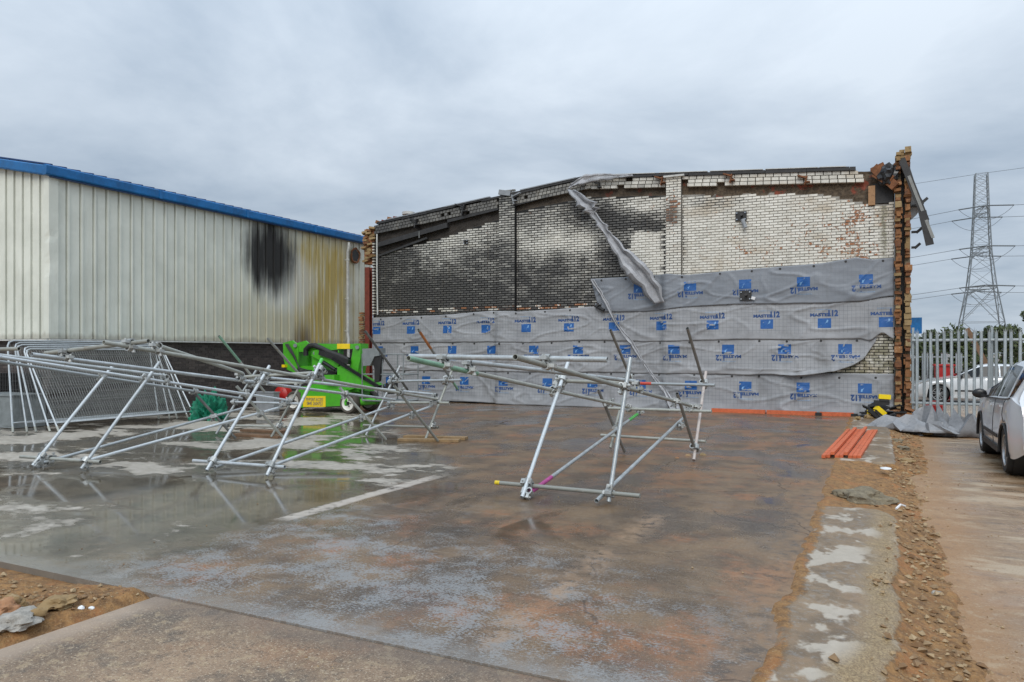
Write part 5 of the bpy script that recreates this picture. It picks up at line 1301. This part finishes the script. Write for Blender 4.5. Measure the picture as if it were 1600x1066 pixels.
        mg.add([(mirror_x+v.co.x*.075*(1 if v.co.x < 0 else .55), s*(hw+.075)+v.co.y*.115, mz+v.co.z*.085) for v in bm.verts], [tuple(v.index for v in f.verts) for f in bm.faces]); bm.free()
        mg.beam((mirror_x+.01, s*(hw*.93), mz-.05), (mirror_x+.01, s*(hw+.06), mz-.03), .06, .05); mg.build('wing_mirror', M['black_gloss'], b, smooth=True)
        # waterline trim under the glass
        g = MB(); lst = [(q, s*(half(q)*.949+.004), interp(belt, q)+.006) for q in [lerp(glass_x[0], glass_x[1], i/16) for i in range(17)] if interp(prof, q)-interp(belt, q) > .05]
        if len(lst) > 2: g.path(lst, .010, 5); g.build('window_trim', M['black_gloss'], b, smooth=True)
        for wx, nm, zz in ((prof[0][0]+.10, 'headlight', .68), (prof[-1][0]-.05, 'tail_light', .98)):
            zz = min(zz, interp(belt, wx)-.06); MB().box((wx, s*half(wx)*.80, zz), (.16, half(wx)*.34, .15)).build(nm, M['lampglass' if nm == 'headlight' else 'red'], b)
    for k in pillars:                                               # door shut line
        g = MB(); xq = sum(k)/2
        for s in (-1, 1): g.path([(xq, s*(half(xq)*f), lerp(low(xq), interp(belt, xq), t)) for t, f in ((.08, .986), (.38, 1.003), (.62, .995), (.84, .975), (1, .948))], .004, 4)
        g.build('door_gap', M['black'], b)
    return root
suv_prof = [(-2.18, .62), (-2.12, .86), (-1.9, .97), (-1.2, 1.08), (-1.02, 1.12), (-.30, 1.56), (.05, 1.655), (.6, 1.69), (1.3, 1.655), (1.75, 1.55), (2.0, 1.12), (2.12, .98), (2.18, .62)]
suv_belt = [(-2.18, .56), (-2.0, .80), (-1.2, .985), (-.8, 1.02), (.5, 1.06), (1.4, 1.10), (1.75, 1.14), (2.18, .95)]
# nose points to +Y (away from the camera): local -x -> world +Y
suv = car('parked_car', (1.74+.91, 14.42, -.135), -math.pi/2, 'silver sport utility car parked in front of the palisade fence', 'silver', 4.36, suv_prof, suv_belt, .27, 1.82, (-1.30, 1.32), .335, (-.86, 1.62), (-1.0, -.12, 1.68, 2.0), -.66, (-.05, .92), True, .66, ((.22, .30), (1.18, 1.30)))
wc_prof = [(-2.02, .55), (-1.97, .68), (-1.6, .80), (-.85, .93), (-.72, .96), (.05, 1.36), (.4, 1.415), (1.0, 1.40), (1.45, 1.28), (1.75, 1.02), (1.98, .95), (2.03, .55)]
wc_belt = [(-2.02, .5), (-1.7, .74), (-.75, .89), (.5, .93), (1.5, .96), (2.03, .88)]
wcar = car('parked_car', (2.15+1.22, 31.7, -.15), 0, 'pale silver hatchback parked side-on behind the palisade fence', 'white_car', 4.05, wc_prof, wc_belt, .20, 1.72, (-1.22, 1.24), .315, (-.62, 1.42), (-.70, -.0, 1.40, 1.72), -.52, (.42,), False, .64, ((.62, .70),))

# ================================================================== SMALL THINGS NEAR THE PIER
def crumple(name, c, sx, sy, h, mat, label, seed, nu=9, nv=6, rot=0.0, sc=1.0):
    """a stiff sheet that fell in a heap: broad flat facets meeting in sharp folds"""
    q = Matrix.Rotation(rot, 3, 'Z'); rr = random.Random(seed); bm = bmesh.new(); V = []
    for j in range(nv+1):
        for i in range(nu+1):
            u, v = i/nu*2-1, j/nv*2-1; e = max(0, 1-abs(u)**2.6)*max(0, 1-abs(v)**2.6)
            z = h*e**.5*rr.choice((.12, .3, .55, .8, 1.0))*rr.uniform(.7, 1.1)
            V.append(bm.verts.new(Vector(c)+q @ Vector(((u+rr.uniform(-.11, .11))*sx*(1+.12*rr.uniform(-1, 1)), (v+rr.uniform(-.16, .16))*sy*(1+.15*rr.uniform(-1, 1)), max(.008, z)))))
    for j in range(nv):
        for i in range(nu):
            a, b, d, f = V[j*(nu+1)+i], V[j*(nu+1)+i+1], V[(j+1)*(nu+1)+i+1], V[(j+1)*(nu+1)+i]
            if rr.random() < .5: bm.faces.new((a, b, d)); bm.faces.new((a, d, f))
            else: bm.faces.new((a, b, f)); bm.faces.new((b, d, f))
    bmesh.ops.subdivide_edges(bm, edges=bm.edges, cuts=2, use_grid_fill=True, smooth=.35)
    for v_ in bm.verts: v_.co += Vector((N2(v_.co.x*7, v_.co.y*7, 1), N2(v_.co.x*7, v_.co.y*7, 5), N2(v_.co.x*6, v_.co.y*6, 9)))*.018; v_.co.z = max(v_.co.z, c[2]+.006)
    g = MB().add([v_.co.copy() for v_ in bm.verts], [tuple(v_.index for v_ in f.verts) for f in bm.faces]); bm.free()
    o = tag(g.build(name, mat, smooth=True, origin=c, normals=False), label, 'membrane'); o.data.set_sharp_from_angle(angle=R_(24)); md = o.modifiers.new('thickness', 'SOLIDIFY'); md.thickness = .006; return o
c = pt(1478, 683, Z=-.14)+Vector((0, .55, 0)); crumple('fallen_membrane', c, .72, .46, .82, M['fallen'], 'crumpled grey membrane heaped against the foot of the palisade fence', 3, rot=.05)
c = pt(1425, 675, Z=-.05)+Vector((0, .35, 0)); crumple('fallen_membrane', c, .85, .32, .34, M['fallen'], 'flattened grey membrane trailing from the brick pier', 7, rot=-.22)
c = pt(1508, 668, Z=-.14)+Vector((.1, .3, 0)); crumple('fallen_membrane', c, .48, .30, .30, M['fallen'], 'small fold of grey membrane beside the front tyre of the silver car', 11)
# yellow-capped black feet
def foot(px, py, z, label, rz, tilt):
    p = pt(px, py, Y=WY-.65); p.z = max(p.z, z); t = thing('barrier_foot', p, label, 'barrier foot', 'yellow-capped black feet by the pier'); q = Matrix.Rotation(rz, 3, 'Z') @ Matrix.Rotation(tilt, 3, 'Y')
    MB().box(p, (.27, .16, .11), q).build('cap', M['yellow_pl'], t); MB().box(p+q @ Vector((.0, .0, -.085)), (.22, .14, .06), q).box(p+q @ Vector((-.05, .06, -.16)), (.34, .22, .10), q).build('base', M['black'], t)
foot(1382, 620, .4, 'yellow-capped black barrier foot on top of the dark heap by the pier', .1, .05)
foot(1364, 657, .16, 'yellow-capped black barrier foot lowest on the ground by the orange battens', .0, .02); foot(1375, 651, .2, 'yellow-capped black barrier foot tipped behind the flattened membrane', .5, .7)
c = pt(1385, 650, Y=WY-.45); c.z = 0; hp = thing('rubbish_heap', c, 'dark heap of burnt roofing scraps at the foot of the pier', 'rubbish')
for k in range(16):
    p = c+Vector((rng.uniform(-.55, .25), rng.uniform(-.2, .25), .05+.30*rng.random()*(1 if k > 5 else .4))); MB().box(p, (rng.uniform(.15, .45), rng.uniform(.1, .3), .03), erot(.7)).build('scrap', M['char' if k % 3 else 'black'], hp)
jc = pt(1457, 650, Y=FY+1.1); jc.z = -.15; jr = thing('red_canister', jc, 'red plastic canister standing behind the palisade fence', 'canister')
MB().box(jc+Vector((0, 0, .24)), (.46, .22, .48)).build('body', M['red'], jr); MB().tube(jc+Vector((-.12, 0, .48)), jc+Vector((-.12, 0, .55)), .04, 10).build('cap', M['black'], jr); MB().path([jc+Vector((-.02, 0, .48)), jc+Vector((0, 0, .55)), jc+Vector((.14, 0, .55)), jc+Vector((.16, 0, .48))], .02, 8).build('handle', M['red'], jr)
for o in jr.children:
    if o.name.startswith('body'): bv = o.modifiers.new('bevel', 'BEVEL'); bv.width = .04; bv.segments = 3
c = pt(1476, 590, Y=33.6); c.z = -.15
sk = thing('red_skip', c, 'red metal skip behind the pale hatchback under the hedge', 'skip'); MB().prism([(c.x-.28, -.15), (c.x+.22, -.15), (c.x+.30, 1.15), (c.x-.34, 1.15)], 1, 33.2, 34.2).build('body', M['red'], sk); MB().box((c.x-.02, 33.7, 1.18), (.72, 1.1, .07)).build('rim', M['red'], sk)
MB().beam((c.x+.7, 33.1, 2.6), (c.x+1.5, 33.1, .9), .12, .16).build('leaning_board', M['timber_dk'], sk)
p = pt(1430, 508, Y=27.0); sg = thing('blue_sign', (p.x, p.y, -.15), 'plain blue sign board on a post behind the pier', 'sign'); MB().box((p.x-.12, p.y, p.z-.02), (.62, .04, .52)).build('board', M['blue'], sg); MB().tube((p.x-.15, p.y+.05, -.15), (p.x-.15, p.y+.05, p.z+.3), .045, 10).build('post', M['fence'], sg)

# loose lumps that can be told apart
def lump(px, py, z, r, label, mat='stone', sq=.5, name='rubble_lump', cat='rubble', sub=4, grp=None):
    p = pt(px, py, Z=z); o = MB().rock(p, r, sq, sub=sub if r > .06 else 2).build(name, M[mat], smooth=True, origin=p); return tag(o, label, cat, grp)
lump(28, 970, .03, .125, 'large pale broken concrete lump in the dirt patch at lower left', 'stone', .38)
lump(8, 955, .05, .085, 'orange brick lump behind the pale concrete lump at far left', 'rubble', .7)
lump(22, 944, .05, .07, 'olive stone behind the pale concrete lump at far left', 'yellow_brick', .7)
lump(93, 942, .05, .10, 'flat ochre stone slab in the middle of the dirt patch', 'yellow_brick', .45)
lump(127, 950, .05, .026, 'larger of two small white chips in the dirt patch', 'white', .5); lump(143, 950, .05, .018, 'smaller of two small white chips in the dirt patch', 'white', .5)
lump(60, 958, .05, .05, 'rounded tan stone right of the pale concrete lump', 'yellow_brick', .6)
lump(1348, 782, -.05, .33, 'long mossy broken concrete block across the dirt gap in the footing', 'mossy', .42)
lump(1410, 702, -.07, .12, 'pale rubble lump at the edge of the footing near the fallen membrane', 'mossy', .5); lump(1402, 690, -.06, .10, 'brown rubble lump against the squared footing end', 'mossy', .5)
lump(1448, 678, -.1, .12, 'flat tan rubble slab in front of the flattened membrane', 'yellow_brick', .3); lump(1415, 720, -.06, .13, 'long flat ochre stone on the dirt right of the footing', 'yellow_brick', .3)
lump(1358, 652, .04, .13, 'tan stone beside the lowest yellow-capped foot', 'yellow_brick', .7); lump(1340, 655, .03, .10, 'small ochre stone at the end of the orange battens', 'yellow_brick', .6)
lump(1408, 912, -.08, .045, 'orange brick fragment in the gravel beside the footing', 'rubble', .6); lump(1462, 928, -.13, .04, 'grey pebble on the mud near the footing', 'stone', .6); lump(1405, 1028, -.07, .04, 'ochre pebble low in the gravel at the picture foot', 'yellow_brick', .7)
lump(1497, 1058, -.14, .025, 'yellow pebble on the mud at the bottom right', 'yellow_brick', .7)
lump(1075, 712, 0, .05, 'brick crumb left of the right scaffold rear foot', 'rubble', .6); lump(1098, 711, .0, .05, 'ochre brick crumb right of the right scaffold rear foot', 'yellow_brick', .6); lump(1058, 716, 0, .035, 'small dark crumb near the right scaffold rear foot', 'rubble', .5)
p = pt(1384, 733, Z=.02); g = MB(); vs = []
for k in range(10): a = k*.628; vs.append(p+Vector((math.cos(a)*.075, math.sin(a)*.12, .012+.02*N2(k, 3))))
g.add(vs+[p+Vector((0, 0, .03))], [(k, (k+1) % 10, 10) for k in range(10)]); pl = tag(g.build('plastic_plate', M['white'], origin=p), 'pale plastic plate lying on the dirt by the footing', 'litter'); md = pl.modifiers.new('thickness', 'SOLIDIFY'); md.thickness = .008
p, q = pt(1400, 795, Z=-.02), pt(1414, 791, Z=-.03); tag(MB().path([p, p.lerp(q, .5)+Vector((0, 0, .03)), q], .012, 6).build('stick', M['white'], origin=p), 'pale stick lying on the gravel beside the footing', 'stick')
# weeds at the pier foot
def weed(px, py, z, h, label, n=60):
    p = pt(px, py, Z=z); t = thing('weed', p, label, 'weed'); g = MB()
    for k in range(n):
        a = rng.random()*6.28; r = rng.random()*h*.35; b = p+Vector((math.cos(a)*r, math.sin(a)*r, rng.random()*h)); d = Vector((math.cos(a), math.sin(a), rng.uniform(.1, .9))).normalized()*h*.16; w = d.cross(Vector((0, 0, 1))).normalized()*h*.05
        g.add([b, b+d*.5+w, b+d, b+d*.5-w], [(0, 1, 2, 3)])
    g.build('leaves', M['leaf2'], t); s = MB()
    for k in range(6): a = k*1.05; s.tube(p, p+Vector((math.cos(a)*h*.25, math.sin(a)*h*.25, h)), .004, 4)
    s.build('stems', M['leaf2'], t)
weed(1431, 655, -.1, .42, 'green weed growing at the foot of the brick pier', 110)

# ================================================================== HEDGE, PYLON, LINES
def leafy(name, x0, x1, y, depth, htab, label, n, leaf, cat='hedge', trunks=6):
    t = thing(name, ((x0+x1)/2, y, -.15), label, cat); g = MB()
    clumps = []
    for _ in range(int((x1-x0)*7)):
        x = rng.uniform(x0, x1); h = interp(htab, x)*(1+.10*N2(x*1.3, 2)); clumps.append((x, y+rng.uniform(-depth, depth), rng.uniform(.3, 1.0)*h, rng.uniform(.25, .65)))
    for _ in range(n):
        cx, cy, cz_, cr = rng.choice(clumps); d = Vector((rng.gauss(0, 1), rng.gauss(0, 1), rng.gauss(0, 1))).normalized()*cr*(.55+.5*rng.random())
        p = Vector((cx, cy, max(.05, cz_)))+d; a = Vector((rng.gauss(0, 1), rng.gauss(0, 1), rng.gauss(0, 1))).normalized(); b = a.orthogonal().normalized(); s = leaf*rng.uniform(.6, 1.4)
        g.add([p-a*s, p+b*s*.5, p+a*s, p-b*s*.5], [(0, 1, 2, 3)])
    g.build('foliage', M['leaf'], t, normals=False); w = MB()
    for k in range(trunks):
        x = lerp(x0+.3, x1-.3, k/(trunks-1)); hh = interp(htab, x)*.8; w.tube((x, y, -.15), (x+rng.uniform(-.3, .3), y+.1, hh), .06, 6, r1=.02)
        for q in range(4): zb = hh*(.3+.15*q); w.tube((x, y, zb), (x+rng.uniform(-.8, .8), y+rng.uniform(-.5, .5), zb+.6), .03, 5, r1=.008)
    w.build('stems', M['bark'], t); return t
leafy('hedge', -.5, 16, 36.2, .9, [(-.5, 2.1), (1.5, 2.3), (3.2, 2.5), (4.2, 2.9), (6, 3.05), (9, 3.0), (16, 3.1)], 'dense dark evergreen hedge behind the far palisade fence', 34000, .085, trunks=14)
leafy('small_tree', 6.2, 8.6, 44.0, 1.0, [(6.2, 3.2), (7.2, 4.2), (8.6, 3.4)], 'small leafy tree rising over the hedge beneath the pylon', 5000, .09, 'tree', 3)
leafy('small_tree', 9.8, 13.5, 46.0, 1.0, [(9.8, 3.4), (11.5, 4.6), (13.5, 3.6)], 'bushy tree rising over the hedge right of the pylon', 6000, .09, 'tree', 4)
leafy('distant_treeline', -10, 140, 260, 4, [(-10, 5), (40, 7), (80, 5), (140, 7)], 'distant line of trees on the horizon beyond the pylon', 14000, .9, 'trees', 20)
PX_, PY_ = pt(1533, 552.001, Y=218).x, 218.0
pyl = thing('pylon', (PX_, PY_, -.15), 'tall grey lattice electricity pylon beyond the fence', 'pylon')
LV = [(0, 5.3), (9.4, 4.40), (18.4, 2.95), (27, 2.05), (38.2, 1.56), (46.7, 1.30)]
def pw(z): return interp(LV, z)
legs = []
for sx in (-1, 1):
    for sy in (-1, 1):
        g = MB()
        for (za, wa), (zb_, wb) in zip(LV, LV[1:]): g.beam((PX_+sx*wa, PY_+sy*wa, za), (PX_+sx*wb, PY_+sy*wb, zb_), .20, .20)
        g.build('leg', M['pylon'], pyl)
zs = [0, 9.4, 18.0, 22.5, 26.6, 29.2, 31.8, 34.4, 37.0, 39.2, 41.2, 43.2, 45.0, 46.7]
for fx_, fy_, nm in ((1, 0, 'face_bracing'), (-1, 0, 'face_bracing'), (0, 1, 'face_bracing'), (0, -1, 'face_bracing')):
    g = MB()
    for za, zb_ in zip(zs, zs[1:]):
        wa, wb = pw(za), pw(zb_); th = .12 if za < 18 else .075
        def q(s, z, w): return (PX_+(fx_*w if fx_ else s*w), PY_+(fy_*w if fy_ else s*w), z)
        g.beam(q(-1, za, wa), q(1, zb_, wb), th, th); g.beam(q(1, za, wa), q(-1, zb_, wb), th, th); g.beam(q(-1, zb_, wb), q(1, zb_, wb), th*.8, th*.8)
        if za < 18:
            zm_ = (za+zb_)/2; wm = pw(zm_); g.beam(q(-1, zm_, wm), q(1, zm_, wm), .08, .08)
            for s in (-1, 1): g.beam(q(s, lerp(za, zb_, .25), pw(lerp(za, zb_, .25))), q(s*.5, lerp(za, zb_, .25), pw(lerp(za, zb_, .25))), .08, .08); g.beam(q(s, lerp(za, zb_, .75), pw(lerp(za, zb_, .75))), q(s*.5, lerp(za, zb_, .75), pw(lerp(za, zb_, .75))), .08, .08)
    g.build(nm, M['pylon'], pyl)
ARM = [(37.3, 7.0), (27.4, 8.2), (18.0, 7.2)]
for zA, ln in ARM:
    for sy in (-1, 1):
        g = MB(); w = pw(zA); tip = Vector((PX_, PY_+sy*(w+ln), zA))
        for sx in (-1, 1):
            g.beam((PX_+sx*w, PY_+sy*w, zA), tip, .12, .12); g.beam((PX_+sx*pw(zA-1.9), PY_+sy*pw(zA-1.9), zA-1.9), tip, .10, .10)
            for f in (.25, .5, .75): g.beam(Vector((PX_+sx*w, PY_+sy*w, zA)).lerp(tip, f), Vector((PX_-sx*w, PY_+sy*w, zA)).lerp(tip, f-.2), .08, .08); g.beam(Vector((PX_+sx*w, PY_+sy*w, zA)).lerp(tip, f), Vector((PX_+sx*w, PY_+sy*w, zA-1.9)).lerp(tip, f), .08, .08)
        arm = g.build('cross_arm', M['pylon'], pyl)
        for sx in (-1, 1):
            a = tip+Vector((sx*.3, 0, -.1)); b = tip+Vector((sx*5.6, -sx*.6, -.55)); MB().tube(a, b, .15, 8).build('insulator_string', M['insul'], arm)
        jl = []
        for i in range(13):
            t_ = i/12*2-1; jl.append(tip+Vector((t_*5.6, -t_*.6, -.55-3.0*(1-abs(t_)**2.2))))
        MB().path(jl, .05, 5).build('jumper_loop', M['wire'], arm)
        side = 'near' if sy < 0 else 'far'; lev = {37.3: 'upper', 27.4: 'middle', 18.0: 'lower'}[zA]
        for sx in (-1, 1):
            b = tip+Vector((sx*5.6, -sx*.6, -.55)); pts = []
            for i in range(25):
                t_ = i/24; s_ = t_*190; sag = 7.5*4*t_*(1-t_) if sx > 0 else 8.5*4*t_*(1-t_)
                pts.append(b+Vector((sx*s_, -sx*s_*.16, -sag*.55+(3.5*t_ if sx > 0 else -5.0*t_))))
            o = MB().path(pts, .055, 5).build('power_line', M['wire'], origin=b); tag(o, f'{lev} power line on the {side} side running {"right" if sx > 0 else "left"} from the pylon', 'power line', 'power lines on the pylon')
pts = [Vector((PX_+s, PY_-s*.16, 46.8-abs(s)*.012-.05*(1 if s < 0 else -1.0)*abs(s)*.6)) for s in range(-180, 181, 12)]
tag(MB().path(pts, .045, 5).build('earth_wire', M['wire'], origin=(PX_, PY_, 46.8)), 'thin earth wire passing over the very top of the pylon', 'power line')
